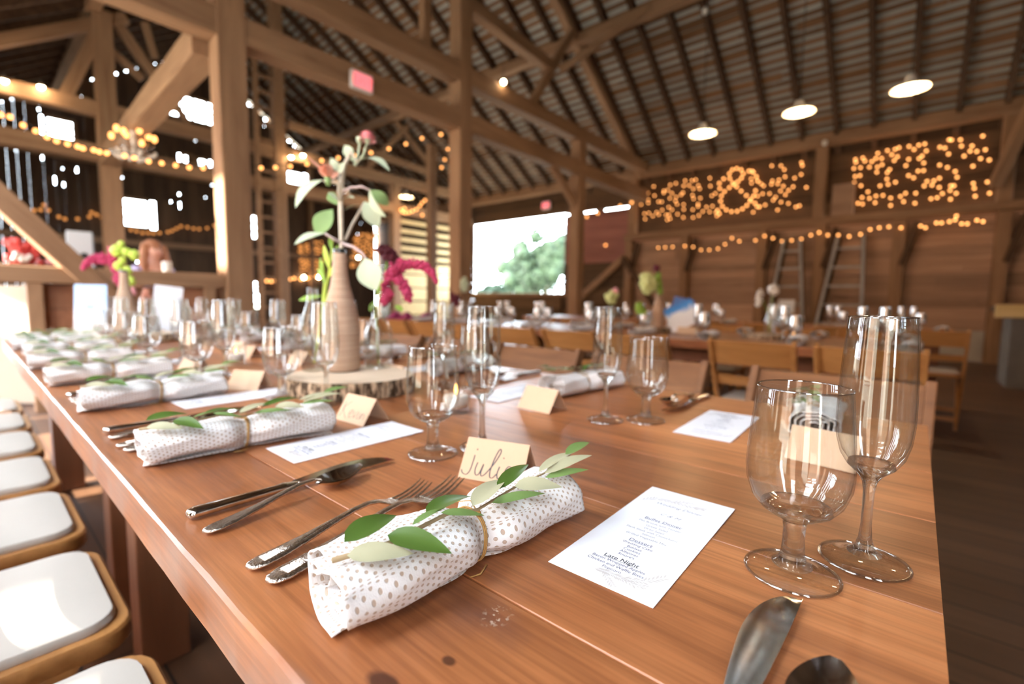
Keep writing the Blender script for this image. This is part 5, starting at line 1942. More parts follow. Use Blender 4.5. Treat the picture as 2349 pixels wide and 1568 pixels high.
def tealight(label, loc):
    t = thing('tealight_glass', label, 'candle', loc)
    MB().lathe([(0, 0), (.027, 0), (.029, .003), (.0325, .066), (.0330, .068), (.0318, .068), (.0278, .014), (.024, .011), (0, .010)], 28).build('glass_cup', M['glass'], t, smooth=True)
    MB().lathe([(0, .0112), (.0235, .0112), (.0250, .034), (.021, .0355), (0, .034)], 24).build('wax', M['candle'], t, smooth=True)
    MB().lathe([(0, .036), (.0028, .041), (.0033, .046), (.0014, .055), (0, .060)], 10).build('flame', M['flame'], t, smooth=True)
    return t


tealight('lit tealight cup behind the second goblet', (.705, -.648, TOP + .0006))
tealight('lit tealight cup left of the wood slice', (1.755, -.600, TOP + .0006))
tealight('lit tealight on the middle row near the blue picture', (.585, -3.42, TOP + .0006))

# ------------------------------------------------------------------ second centrepiece, towards the half wall
make_slice('wood slice at the far end of the front table', (2.98, -.62, TOP + .0006), .14, .038, 9)
TX, TY = (3.0000, -0.5313, 0.9390)[0], (3.0000, -0.5313, 0.9390)[1]
twine_bottle('slim pale bottle at the far end of the front table, hops and amaranth inside', (TX, TY, SZ))
D2 = 2.62
plume('amaranth_plume', 'dark magenta amaranth spreading left from the far bottle', 'amaranth', [(3.3511, -0.5791, 1.1130), (3.3934, -0.5497, 1.1722), (3.4498, -0.5040, 1.1952), (3.4847, -0.4713, 1.1706), (3.5096, -0.4456, 1.1342)], [.02, .03, .03, .022, .008], 420, .008, 5)
plume('amaranth_plume', 'magenta amaranth hanging over the far bottle neck', 'amaranth', [(3.4245, -0.5581, 1.2461), (3.3807, -0.5607, 1.1725), (3.3301, -0.5664, 1.0763), (3.3132, -0.5767, 1.0408)], [.012, .03, .03, .012], 320, .008, 6)
hp = thing('hop_sprig', 'bright lime hop cones above the far bottle', 'flower', (3.3322, -0.5912, 1.0774))
oh = V_(hp.location)
MB().tube([(0, 0, -.06), tuple(V_((3.3478, -0.5889, 1.1731)) - oh), tuple(V_((3.3681, -0.5812, 1.2567)) - oh)], .0035, 6).build('stem', M['green'], hp, smooth=True)
for (p_, r) in (((3.3478, -0.5691, 1.2307), .030), ((3.3075, -0.6030, 1.2243), .022), ((3.2738, -0.6300, 1.2082), .026), ((3.3208, -0.5863, 1.1788), .018), ((3.2953, -0.6018, 1.1245), .022), ((3.2822, -0.6061, 1.0652), .027), ((3.3349, -0.5705, 1.1476), .024), ((3.3322, -0.5868, 1.2667), .018)):
    c = V_(p_) - oh
    mb = MB()
    for i in range(18):
        a, e = i * 2.4, -1 + 2 * (i + .5) / 18
        d = V_((math.cos(a) * math.sqrt(1 - e * e), math.sin(a) * math.sqrt(1 - e * e), e * 1.2)) * r
        mb.ball(tuple(c + d * .55), r * .5, 6, 4, (1, 1, 1.1))
    mb.build('cone', M['lime'], hp, smooth=True, recalc=False)
plume('pink_bloom', 'small pink bloom hanging below the lime hops', 'pink', [(3.3024, -0.6126, 1.0419), (3.2963, -0.6136, 1.0060), (3.3020, -0.6060, 0.9819)], [.014, .018, .006], 90, .009, 7, [(3.3016, -0.6119, 1.0299), (3.3368, -0.5997, 0.9575), (3.3717, -0.5933, 0.9327)])
plume('coral_bloom', 'small coral bloom beside the white table sign', 'coral', [(3.3599, -0.6936, 1.0252), (3.3611, -0.6882, 0.9878), (3.3667, -0.6799, 0.9578)], [.012, .018, .012], 90, .009, 8, [(3.3608, -0.6879, 0.9828), (3.3555, -0.6544, 0.8836), (3.3600, -0.6454, 0.8390), (3.2335, -0.6200, 0.8208)])


def photo_mat(name, cols, axis='Y', lo=0, hi=1):
    m, nt, b = newmat(name)
    L = nt.links.new
    tc = N(nt, 'ShaderNodeTexCoord'); sx = N(nt, 'ShaderNodeSeparateXYZ'); L(tc.outputs['Object'], sx.inputs[0])
    nz = N(nt, 'ShaderNodeTexNoise'); nz.inputs['Scale'].default_value = 22; nz.inputs['Detail'].default_value = 4; L(tc.outputs['Object'], nz.inputs['Vector'])
    mr = N(nt, 'ShaderNodeMapRange'); mr.inputs['From Min'].default_value = lo; mr.inputs['From Max'].default_value = hi; L(sx.outputs[axis], mr.inputs['Value'])
    ad = N(nt, 'ShaderNodeMath', operation='MULTIPLY_ADD'); ad.inputs[1].default_value = .35; L(nz.outputs['Fac'], ad.inputs[0]); L(mr.outputs[0], ad.inputs[2])
    rp = N(nt, 'ShaderNodeValToRGB')
    els = rp.color_ramp.elements
    els[0].position = cols[0][0]; els[0].color = (*cols[0][1], 1)
    els[1].position = cols[-1][0]; els[1].color = (*cols[-1][1], 1)
    for p, c in cols[1:-1]:
        e = els.new(p); e.color = (*c, 1)
    L(ad.outputs[0], rp.inputs['Fac']); L(rp.outputs['Color'], b.inputs['Base Color'])
    b.inputs['Roughness'].default_value = .25
    return m


def stand_sign(name, label, loc, w, h, rz, mat, lean=.18, roll=0.0, cat='sign', stand=True, base=0.0):
    t = thing(name, label, cat, loc, rz)
    o = MB().box(-w / 2, w / 2, -.002, .002, 0, h).build('picture', mat, t)
    o.rotation_euler = (-lean, roll, 0)
    o.location = (0, 0, base)
    if stand:
        MB().bar((0, .03, 0), (0, .005 + lean * h * .5, h * .6 + base), .03, .004, (0, 1, 0)).build('easel', M['black'], t)
        MB().box(-w * .3, w * .3, -.012, .02, 0, max(.006, base)).build('foot', M['slicetop'], t)
    return t


pm1 = photo_mat('beach_photo', [(.15, (.35, .30, .16)), (.45, (.62, .55, .5)), (.6, (.8, .8, .82)), (.9, (.35, .55, .85))], 'Z', 0, .27)
stand_sign('table_photo', 'standing photo card with blue sky at the far end of the front table', ((3.0500, -0.3980, 0.8535)[0], (3.0500, -0.3980, 0.8535)[1], TOP), .125, .285, R(-112), pm1, .2)
stand_sign('table_sign', 'plain white standing table sign left of the sunlit post', ((3.1000, -0.7012, 0.8550)[0], (3.1000, -0.7012, 0.8550)[1], TOP), .13, .285, R(-112), M['paper'], .12, .12)

# ------------------------------------------------------------------ middle row decoration
make_slice('wood slice on the middle row under the hydrangea bottle', (1.56, -3.52, TOP + .0006), .13, .038, 12)
make_slice('wood slice on the middle row under the white blooms', (.76, -3.45, TOP + .0006), .12, .03, 15)
twine_bottle('pale bottle on the middle row holding green hydrangea', (1.50, -3.46, SZ))
hy = plume('hydrangea_head', 'round lime hydrangea head on the middle row', 'hydrangea', [(1.5188, -3.2795, 1.1577), (1.5022, -3.2902, 1.1262), (1.5145, -3.2758, 1.0941)], [.05, .065, .045], 260, .018, 10, [(1.5000, -3.2883, 1.0944), (1.5, -3.46, SZ + .28)])
plume('hydrangea_head', 'small green sprig above the hydrangea bottle', 'green', [(1.4580, -3.3355, 1.1906), (1.4634, -3.3235, 1.1268), (1.4369, -3.3381, 1.0573)], [.02, .03, .02], 90, .014, 11)
plume('celosia_head', 'tiny dark red flower above the lime hydrangea', 'burgundy', [(1.4789, -3.3243, 1.2476), (1.4655, -3.3335, 1.2287)], [.02, .02], 50, .012, 12)
plume('hydrangea_head', 'low green foliage left of the hydrangea bottle', 'green', [(1.5543, -3.2268, 0.9660), (1.5275, -3.2454, 0.9283)], [.03, .03], 70, .014, 13)
pm2 = photo_mat('snow_photo', [(.30, (.85, .90, .97)), (.66, (.80, .88, .96)), (.78, (.02, .28, .78)), (1.0, (.01, .16, .58))], 'Z', 0, .24)
p = (1.2401, -3.5000, 0.8278)
stand_sign('picture_card', 'tilted blue and white mountain picture on the middle row', (p[0] + .05, p[1], TOP), .22, .19, R(-159), pm2, .1, -.45, 'picture', True, .05)
stand_sign('picture_card', 'second blue picture tucked behind the tilted mountain picture', (p[0] + .16, p[1] - .07, TOP), .15, .24, R(-159), pm2, .1, .22, 'picture', True, .03)
bo = clear_bottle('clear_bottle', 'clear bottle with white blooms in front of the first ladder', (.73, -3.45, TOP + .032), [(0, 0), (.03, 0), (.032, .004), (.032, .10), (.015, .15), (.013, .2)], [(.011, .2), (.013, .15), (.030, .10), (.030, .006), (0, .005)])
plume('white_bloom', 'white rose-like bloom on the middle row before the first ladder', 'white', [(0.8050, -3.8186, 1.0986), (0.7942, -3.8257, 1.0799)], [.028, .028], 90, .016, 14, [(0.7985, -3.8213, 1.0736), (0.8065, -3.8035, 0.9793), (.73, -3.45, TOP + .05)])
plume('white_bloom', 'loose spray of small cream blooms beside the white bloom', 'white', [(0.8682, -3.7622, 1.0786), (0.8717, -3.7529, 1.0252), (0.8733, -3.7461, 0.9781)], [.02, .03, .02], 60, .009, 15, [(0.8656, -3.7600, 1.0410), (0.8234, -3.7853, 0.9476), (.73, -3.45, TOP + .05)])
plume('white_bloom', 'low pale bloom at the foot of the first ladder', 'white', [(0.7705, -3.8300, 0.9423), (0.7597, -3.8371, 0.9237)], [.03, .03], 60, .012, 16)
clear_bottle('clear_bottle', 'clear bottle with a small mixed bouquet further along the middle row', (1.90, -3.45, TOP + .002), [(0, 0), (.03, 0), (.032, .004), (.032, .10), (.015, .15), (.013, .2)], [(.011, .2), (.013, .15), (.030, .10), (.030, .006), (0, .005)])
plume('small_bouquet', 'cream and pink bouquet further along the middle row', 'hydrangea', [(1.8499, -3.3784, 1.0372), (1.8667, -3.3611, 1.0127)], [.04, .04], 80, .018, 17, [(1.8550, -3.3692, 0.9956), (1.90, -3.45, TOP + .05)])
plume('small_bouquet', 'pink bloom beside the cream bouquet of the middle row', 'pink', [(1.8338, -3.3962, 1.0721), (1.8381, -3.3909, 1.0582)], [.025, .025], 40, .014, 18)
clear_bottle('clear_bottle', 'clear bottle with mauve flowers beside the loading door sill', (3.62, -3.45, TOP + .002), [(0, 0), (.03, 0), (.032, .004), (.032, .10), (.015, .15), (.013, .2)], [(.011, .2), (.013, .15), (.030, .10), (.030, .006), (0, .005)])
plume('small_bouquet', 'dark mauve bouquet in front of the loading door sill', 'burgundy', [(3.7389, -3.4086, 1.0118), (3.7068, -3.4293, 0.9524)], [.05, .05], 110, .022, 19, [(3.7192, -3.4159, 0.9291), (3.62, -3.45, TOP + .05)])
plume('small_bouquet', 'pale green sprig beside the mauve bouquet', 'sage', [(3.6678, -3.4923, 1.2069), (3.6670, -3.4795, 1.0915)], [.03, .04], 70, .018, 20)
for i, (x, v) in enumerate(((4.55, 3.25), (4.28, 3.2), (3.98, 3.22))):
    tag(MB().loft([[(x + sx * .07 * k, -v + sy * .09 * k, TOP + z) for sx, sy in ((-1, -1), (1, -1), (1, 1), (-1, 1))] for k, z in ((1, .001), (1.05, .012), (.7, .03), (.2, .085))]).build('burgundy_napkin', plain('burgundy_cloth_%d' % i, (.30, .03, .12), .8)), 'burgundy folded napkin behind the short clear bottle, %s from the post' % ORD[i], 'napkin', 'burgundy napkins on the middle row')

# ------------------------------------------------------------------ lamps
def pendant(label, x, v, z):
    t = thing('pendant_lamp', label, 'lamp', (x, -v, z))
    MB().lathe([(.185, 0), (.180, .012), (.12, .045), (.07, .075), (.055, .12), (.045, .15), (.0, .152), (0, .148), (.041, .146), (.051, .118), (.066, .072), (.116, .042), (.178, .008)], 32).build('lamp_shade', M['shade'], t, smooth=True)
    MB().ball((0, 0, .04), .055, 14, 10).build('bulb', M['lampglow'], t, smooth=True)
    zt = roofz(-v) - z
    MB().tube([(0, 0, .15), (0, 0, max(.2, zt))], .007, 6).build('cord', M['cord'], t)
    d = bpy.data.lights.new('lamp_light', 'POINT'); d.energy = 40; d.color = (1, .68, .36); d.shadow_soft_size = .06
    o = bpy.data.objects.new('lamp_light', d); COL.objects.link(o); o.parent = t; o.location = (0, 0, -.05)
    return t


pendant('glowing enamel pendant lamp, lowest of the three over the light nets', 2.61, 7.35, 3.50)
pendant('glowing enamel pendant lamp, middle one of the three over the light nets', 1.37, 7.38, 3.52)
pendant('glowing enamel pendant lamp, highest of the three nearest the dark corner', .24, 7.39, 3.52)
q = (11.0000, -8.2263, 3.8075)
pendant('small glowing pendant lamp beside the string light post', q[0], -q[1], q[2])


def flood(label, p, pw=7):
    t = thing('flood_lamp', label, 'lamp', p)
    MB().lathe([(.012, .05), (.02, .045), (.055, -.02), (.05, -.02), (.015, .035)], 18).build('reflector', M['shadeout'], t, smooth=True)
    MB().ball((0, 0, -.018), .045, 12, 8).build('bulb', M['bulbhot'], t, smooth=True)
    MB().tube([(0, 0, .04), (.05, 0, .10)], .012, 6).build('bracket', M['shadeout'], t)
    d = bpy.data.lights.new('lamp_light', 'POINT'); d.energy = pw; d.color = (1, .74, .45); d.shadow_soft_size = .05
    o = bpy.data.objects.new('lamp_light', d); COL.objects.link(o); o.parent = t; o.location = (-.12, 0, -.12)
    return t


flood('bare bright flood lamp on the far beam at the left margin', (11.9000, -0.6812, 4.5706))
flood('bare bright flood lamp on the far beam, second from the left margin', (11.9000, -1.1210, 4.6213))
flood('bright flood lamp of the pair left of the coral bloom, lower one', (11.9000, -5.4680, 4.4350))
flood('bright flood lamp of the pair left of the coral bloom, upper one', (11.9000, -5.7632, 4.5460))
q = (5.4500, -6.0500, 4.5833)
t = thing('bare_bulb', 'single bare bulb lit on the upper cross beam', 'lamp', q)
MB().ball((0, 0, 0), .034, 14, 10).build('bulb', M['bulbhot'], t, smooth=True)
MB().lathe([(.016, .028), (.018, .06), (0, .062)], 12).build('socket', M['black'], t)
MB().tube([(0, 0, .06), (.0, 0, .30)], .006, 6).build('cord', M['cord'], t)
for k_, p_ in enumerate(((2.8851, -7.9830, 5.6187), (1.6310, -11.4067, 4.2069))):
    tag(MB().ball(p_, .05, 12, 8, (1, 1, 1.2)).build('unlit_bulb', M['white'], smooth=True), 'unlit white bulb hanging %s' % ('high among the rafters' if k_ == 0 else 'between the two light nets under the plate'), 'lamp')


def exit_sign(label, p, w, h, rz):
    t = thing('exit_sign', label, 'sign', p, rz)
    MB().box(-w / 2, w / 2, -.03, .03, -h / 2, h / 2).build('housing', plain('white_housing', (.8, .78, .76), .4) if 'white_housing' not in bpy.data.materials else bpy.data.materials['white_housing'], t, bevel=.006)
    MB().box(-w / 2 + .018, w / 2 - .018, -.034, -.030, -h / 2 + .018, h / 2 - .018).build('lit_panel', bpy.data.materials.get('exit_panel') or emis('exit_panel', (1.0, .24, .26), 1.25), t)
    vs_, fs_ = text_mesh('EXIT', h * .62, 0, -h * .22)
    MB().add([], [])
    mb = MB()
    mb.add([(a * 1.05, -.0352, b_) for a, b_, c in vs_], fs_)
    mb.build('lettering', bpy.data.materials.get('exit_letters') or emis('exit_letters', (1.0, .10, .10), 2.2), t, recalc=False)
    return t


exit_sign('pink glowing exit sign fixed on the lower cross beam', (5.4200, -3.3855, 3.6589), .29, .21, R(-90))
exit_sign('small red exit sign above the bright loading door', (8.8913, -11.9000, 3.9130), .30, .22, R(180))

# chandelier hung from the pale beam
ch = thing('chandelier', 'crystal chandelier with lit candle bulbs hanging from the pale beam', 'chandelier', (9.2000, -1.8357, 3.2760))
s = 1.2
MB().tube([(0, 0, .22 * s), (0, (-1.9 - ch.location.y), 3.46 - ch.location.z)], .008, 6).build('chain', M['cord'], ch)
MB().lathe([(0, -.16 * s), (.02 * s, -.15 * s), (.03 * s, -.08 * s), (.012 * s, -.02 * s), (.03 * s, .04 * s), (.015 * s, .10 * s), (.05 * s, .17 * s), (.02 * s, .22 * s), (0, .22 * s)], 16).build('column', M['white'], ch, smooth=True)
for i in range(8):
    a = 2 * PI * i / 8 + .2
    c_, s_ = math.cos(a), math.sin(a)
    rr = (.23 if i % 2 else .17) * s
    zz = (.06 if i % 2 else .12) * s
    MB().tube([(0, 0, -.04 * s), (c_ * rr * .5, s_ * rr * .5, -.10 * s), (c_ * rr, s_ * rr, zz - .06 * s)], .006 * s, 6).build('arm', M['silver2'], ch, smooth=True)
    MB().ball((c_ * rr, s_ * rr, zz + .02 * s), .028 * s, 10, 7, (1, 1, 1.5)).build('bulb', M['bulbhot'] if 0 else M['bulb'], ch, smooth=True)
    mb = MB()
    for k in range(5):
        f = k / 4
        mb.ball((c_ * rr * (.35 + .65 * f), s_ * rr * (.35 + .65 * f), -.16 * s - .03 * s * math.sin(PI * f) + .05 * f * s), .022 * s, 6, 4, (1, 1, 1.4))
    mb.build('crystal_drops', bpy.data.materials.get('crystal') or plain('crystal', (.85, .78, .68), .15, coat=.6), ch, smooth=True)


# ------------------------------------------------------------------ string lights
bulb_me = MB().ball((0, 0, 0), 1.0, 10, 7).mesh('bulb', True)
def bulb_string(name, label, pts, r, mat, cord=True, cat='string lights', group=None, ends=()):
    pts = [V_(p) for p in pts]
    t = thing(name, label, cat, tuple(pts[0]), 0, group)
    key = 'bulb_%s' % mat
    me = bpy.data.meshes.get(key)
    if not me:
        me = bulb_me.copy(); me.name = key; me.materials.clear(); me.materials.append(M[mat])
    for i, p in enumerate(pts[:100]):
        o = bpy.data.objects.new('bulb', me); COL.objects.link(o); o.parent = t
        o.location = p - pts[0]; o.scale = (r, r, r)
    if len(pts) > 100:
        mb = MB()
        for p in pts[100:]:
            mb.ball(tuple(p - pts[0]), r, 8, 6)
        mb.build('bulbs_rest', M[mat], t, smooth=True)['kind'] = 'stuff'
    if cord:
        off = V_((0, 0, r * 1.3))
        cp = [tuple(p - pts[0] + off) for p in pts] + [tuple(V_(e) - pts[0]) for e in ends]
        MB().tube(cp, .006, 5).build('cord', M['cord'], t)
    return t


S1 = [(5.8600, -0.2996, 2.4613), (5.8600, -0.3514, 2.4590), (5.8600, -0.4250, 2.4128), (5.8600, -0.4993, 2.3866), (5.8600, -0.5674, 2.3536), (5.8600, -0.6269, 2.3357), (5.8600, -0.6969, 2.3273), (5.8600, -0.7630, 2.3210), (5.8600, -0.7980, 2.3143), (5.8600, -0.8730, 2.3171), (5.8600, -0.9125, 2.3110), (5.8600, -0.9654, 2.3117), (5.8600, -1.0972, 2.3188), (5.8600, -1.1701, 2.3153), (5.8600, -1.2827, 2.3078), (5.8600, -1.3894, 2.3148), (5.8600, -1.5072, 2.3193), (5.8600, -1.6256, 2.3232), (5.8600, -1.7533, 2.3462), (5.8600, -1.8861, 2.3748)]
bulb_string('string_lights', 'warm bulb string draped across the half wall bay left of the sunlit post', S1, .019, 'bulb')
S2 = [(5.8600, -2.1678, 2.4306), (5.8600, -2.3416, 2.4728), (5.8600, -2.5038, 2.5127), (5.8600, -2.6789, 2.5658), (5.8600, -2.8845, 2.6368), (5.8600, -3.0783, 2.7227), (5.8600, -3.3058, 2.8073), (5.8600, -3.5333, 2.8936), (5.8600, -3.7937, 2.9896), (5.8600, -4.0851, 3.1132), (5.8600, -4.3804, 3.2535), (5.8600, -4.6783, 3.4114), (5.8600, -5.0482, 3.5671)]
bulb_string('string_lights', 'warm bulb string rising from the sunlit post past the zinnia', S2, .019, 'bulb')
S3 = [(5.8000, -5.0054, 3.5430), (5.8000, -5.2134, 3.5114), (5.8000, -5.1404, 3.3527), (5.8000, -5.0772, 3.1779), (5.8000, -5.0145, 3.0444)]
bulb_string('string_lights', 'short bulb strand hanging down beside the tall post', S3, .018, 'bulb')
S4 = [(11.9000, -9.7692, 4.3470), (11.9000, -9.7340, 4.2070), (11.9000, -9.6124, 4.0663), (11.9000, -9.4923, 3.9670), (11.9000, -9.4071, 3.8608), (11.9000, -9.2724, 3.7347), (11.9000, -9.1233, 3.6599), (11.9000, -8.9927, 3.6016), (11.9000, -8.8639, 3.5698), (11.9000, -8.7687, 3.5815), (11.9000, -8.7062, 3.6361), (11.9000, -8.8330, 3.6937)]
bulb_string('string_lights', 'bright hooked bulb strand beside the string light post', S4, .036, 'bulb')
S5 = [(11.9000, -9.5078, 3.5974), (11.9000, -9.8553, 3.5657), (11.9000, -10.6657, 3.5369), (11.9000, -12.0139, 3.5643)]
bulb_string('string_lights', 'sparse bulb strand over the yellow slats', S5, .034, 'bulb')
S6 = [(8.0040, -11.6200, 3.3027), (7.2511, -11.6200, 3.3630), (6.9024, -11.6200, 3.4220), (6.2149, -11.6200, 3.5424), (5.8886, -11.6200, 3.5939)]
bulb_string('string_lights', 'sparse bulb strand running from the loading door to the light nets', S6, .030, 'bulb', ends=[(5.95, -11.66, 3.75), (5.95, -11.76, 3.8)])
S7 = [(7.2925, -12.0600, 2.6077), (7.2225, -12.0600, 2.6904), (7.0481, -12.0600, 2.6291), (6.8145, -11.9500, 2.5787)]
bulb_string('string_lights', 'four bulbs on the red boards beside the loading door', S7, .028, 'bulb')
S8 = [(5.0997, -11.6000, 2.3687), (4.9170, -11.6000, 2.3683), (4.7268, -11.6000, 2.3672), (4.4222, -11.6000, 2.3693), (4.2196, -11.6000, 2.3356), (4.0293, -11.6000, 2.2517), (3.8363, -11.6000, 2.2404), (3.6391, -11.6000, 2.2592), (3.4885, -11.6000, 2.3498), (3.3428, -11.6000, 2.4782), (3.1799, -11.6000, 2.3978), (2.8443, -11.6000, 2.3935), (2.6644, -11.6000, 2.4752), (2.4979, -11.6000, 2.4156), (2.3169, -11.6000, 2.3374), (2.1364, -11.6000, 2.3431), (1.9605, -11.6000, 2.3577), (1.7919, -11.6000, 2.4259), (1.6484, -11.6000, 2.4678), (1.4938, -11.6000, 2.4026), (1.3160, -11.6000, 2.3887), (1.1337, -11.6000, 2.3488), (0.9531, -11.6000, 2.3772), (0.8074, -11.6000, 2.4575), (0.6678, -11.6000, 2.4785), (0.5234, -11.6000, 2.4821), (0.3414, -11.6000, 2.4498)]
bulb_string('string_lights', 'swagged bulb string under the ledge of the boarded wall', S8, .022, 'bulb')
S9 = [(0.0624, -11.6000, 2.4568), (-0.0068, -11.6000, 2.4191), (-0.1507, -11.6000, 2.4919), (-0.2214, -11.6000, 2.4852), (-0.3245, -11.6000, 2.4984), (-0.3970, -11.6000, 2.5219), (-0.4092, -11.6000, 2.5891), (-0.4869, -11.6000, 2.4450), (-0.5597, -11.6000, 2.4382), (-0.6768, -11.6000, 2.4869), (-0.7545, -11.6000, 2.4571)]
bulb_string('string_lights', 'bunched end of the bulb string below the wide light net', S9, .022, 'bulb')
SA = [(17.8500, -1.3082, 3.0729), (17.8500, -1.3788, 3.1846), (17.8500, -1.5028, 3.2146), (17.8500, -1.5760, 3.3509), (17.8500, -1.6527, 3.2257), (17.8500, -1.8486, 3.0812), (17.8500, -1.9675, 3.0394), (17.8500, -2.2255, 3.0747), (17.8500, -2.4757, 3.1691), (17.8500, -2.5282, 3.2971), (17.8500, -2.6285, 3.2512), (17.8500, -2.7389, 3.1938)]
bulb_string('string_lights', 'dim amber bulb string on the far wall left of the pale post', SA, .042, 'bulbdim')
SB = [(17.8500, -3.2065, 2.9704), (17.8500, -3.3862, 2.9164), (17.8500, -3.5191, 2.8940), (17.8500, -3.6640, 2.8594), (17.8500, -3.8028, 2.8754), (17.8500, -3.9321, 2.8772), (17.8500, -4.0864, 2.9080), (17.8500, -4.3002, 2.9593), (17.8500, -4.4157, 3.0130), (17.8500, -4.5337, 3.0944), (17.8500, -4.6529, 3.1767), (17.8500, -4.8291, 3.1714), (17.8500, -4.9957, 3.1507), (17.8500, -5.1540, 3.1561), (17.8500, -5.3792, 3.2115), (17.8500, -5.5985, 3.3236), (17.8500, -5.6851, 3.2348)]
bulb_string('string_lights', 'dim amber bulb string on the far wall above the person', SB, .042, 'bulbdim', ends=[(17.86, -6.0, 2.9), (17.88, -6.0, 2.95)])
SCs = [(17.8500, -7.0532, 1.5921), (17.8500, -7.2017, 1.5670), (17.8500, -7.3526, 1.5573), (17.8500, -7.5065, 1.5791), (17.8500, -7.6299, 1.5523), (17.8500, -8.0298, 1.6645), (17.8500, -8.1934, 1.7040), (17.8500, -8.4409, 1.6820), (17.8500, -8.6954, 1.7260), (17.8500, -8.8510, 1.7663), (17.8500, -9.0614, 1.8095), (17.8500, -9.3112, 1.8552)]
bulb_string('string_lights', 'low amber bulb string on the far wall behind the slim bottle', SCs, .05, 'bulb')


def net(label, quad, rows, cols, seed, r=.021, mat='bulb', frac=.8, cord=False, name='light_net'):
    """quad: four corners TL TR BR BL in the room"""
    rg_ = random.Random(seed)
    tl, tr, br_, bl = [V_(p) for p in quad]
    pts = []
    for i in range(rows):
        for j in range(cols):
            if rg_.random() > frac:
                continue
            a = (j + rg_.uniform(.1, .9)) / cols
            b_ = (i + rg_.uniform(.15, .85)) / rows
            pts.append(tl.lerp(tr, a).lerp(bl.lerp(br_, a), b_))
    rg_.shuffle(pts)
    return bulb_string(name, label, pts, r, mat, cord, 'light net')


net('glowing light net above the ledge, next to the loading door', ((5.8844, -12.0600, 4.0547), (3.9432, -12.0600, 4.0893), (3.7388, -12.0600, 3.0332), (5.8221, -12.0600, 3.1280)), 9, 11, 31, frac=.66)
net('glowing light net right of the bulb ampersand', ((3.1652, -12.0600, 4.0838), (1.9784, -12.0600, 4.1609), (1.9922, -12.0600, 3.0242), (3.0616, -12.0600, 3.0145)), 8, 7, 32, frac=.66)
net('wide glowing light net near the dark corner, half towards the ampersand', ((1.2511, -12.0600, 4.0282), (0.1764, -12.0600, 4.1538), (0.0918, -12.0600, 2.9107), (1.1552, -12.0600, 2.9662)), 9, 9, 33, frac=.70)
net('wide glowing light net near the dark corner, half towards the bar', ((0.1764, -12.0600, 4.1538), (-0.7554, -12.0600, 4.0599), (-0.9047, -12.0600, 2.9064), (0.0918, -12.0600, 2.9107)), 9, 9, 34, frac=.60)
AMP = [(2.9107, -12.0400, 3.2018), (3.0069, -12.0400, 3.2916), (3.1047, -12.0400, 3.3923), (3.2035, -12.0400, 3.4940), (3.3229, -12.0400, 3.6094), (3.4245, -12.0400, 3.7234), (3.5167, -12.0400, 3.8270), (3.5906, -12.0400, 3.9387), (3.6062, -12.0400, 4.0519), (3.5421, -12.0400, 4.1319), (3.4464, -12.0400, 4.1460), (3.3487, -12.0400, 4.1000), (3.2963, -12.0400, 4.0024), (3.3292, -12.0400, 3.9086), (3.4018, -12.0400, 3.8400),
       (3.4883, -12.0500, 3.7846), (3.5925, -12.0500, 3.7290), (3.6971, -12.0500, 3.6521), (3.7622, -12.0500, 3.5587), (3.7762, -12.0500, 3.4374), (3.7296, -12.0500, 3.3086), (3.6353, -12.0500, 3.2159), (3.5145, -12.0500, 3.1617), (3.3882, -12.0500, 3.1580), (3.2753, -12.0500, 3.1956), (3.1845, -12.0500, 3.2649), (3.1145, -12.0500, 3.3557), (3.0463, -12.0500, 3.4653), (3.0157, -12.0500, 3.5789),
       (3.8278, -12.0500, 3.8646), (3.8114, -12.0500, 3.7394), (3.7322, -12.0500, 3.9523), (3.0142, -12.0500, 3.8913), (2.9813, -12.0500, 3.7889), (3.0843, -12.0500, 4.0000), (3.1792, -12.0500, 4.0447), (3.8363, -12.0500, 3.2280), (3.7915, -12.0500, 3.1405)]
bulb_string('bulb_ampersand', 'bright ampersand of bulbs between the light nets', AMP, .026, 'bulb', False, 'light sign')
net('distant amber light curtain on the far wall left of the wrapped bottle', ((17.9000, -8.3659, 2.9843), (17.9000, -9.4043, 3.2206), (17.9000, -9.3702, 1.7224), (17.9000, -8.4732, 2.0135)), 10, 9, 35, .042, 'bulbdim', .95, name='light_curtain')
net('distant amber light curtain on the far wall right of the wrapped bottle', ((17.9000, -10.7362, 3.6065), (17.9000, -11.8632, 3.9182), (17.9000, -11.8926, 2.8617), (17.9000, -10.4718, 2.1260)), 9, 8, 36, .05, 'bulbdim', .98, name='light_curtain')
for i, q in enumerate(((17.9000, -8.5843, 1.7553), (17.9000, -9.1749, 1.7989), (17.9000, -10.9213, 2.6755))):
    tag(MB().ball(q, .06, 10, 7).build('bare_bulb', M['bulbhot'], smooth=True), 'bright bare bulb low by the far wall, %s counting away from the sunlit post' % ORD[i], 'lamp')

# ------------------------------------------------------------------ behind the half wall: speaker, person, flowers on the rail
sp = thing('speaker', 'pale loudspeaker on a stand behind the half wall', 'speaker', (7.0, -.88, 1.14), R(-100))
MB().box(-.11, .11, -.02, .26, 0, .54).build('cabinet', M['black'], sp, bevel=.02)
MB().box(-.105, .105, -.028, -.02, .006, .534).build('grille', plain('pale_grille', (.52, .60, .66), .5), sp, bevel=.004)
MB().lathe([(0, 0), (.03, 0), (.035, .01), (0, .012)], 16).build('badge', M['black'], sp).matrix_local = Matrix.Translation((.03, -.03, .27)) @ Matrix.Rotation(PI / 2, 4, 'X')
st = thing('speaker_stand', 'black tripod stand under the pale loudspeaker', 'stand', (6.97, -1.04, 0))
MB().tube([(0, 0, .25), (0, 0, 1.139)], .018, 8).build('pole', M['black'], st)
for i in range(3):
    a = 2 * PI * i / 3 + .5
    MB().tube([(0, 0, .55), (.42 * math.cos(a), .42 * math.sin(a), .012)], .012, 6).build('leg', M['black'], st)

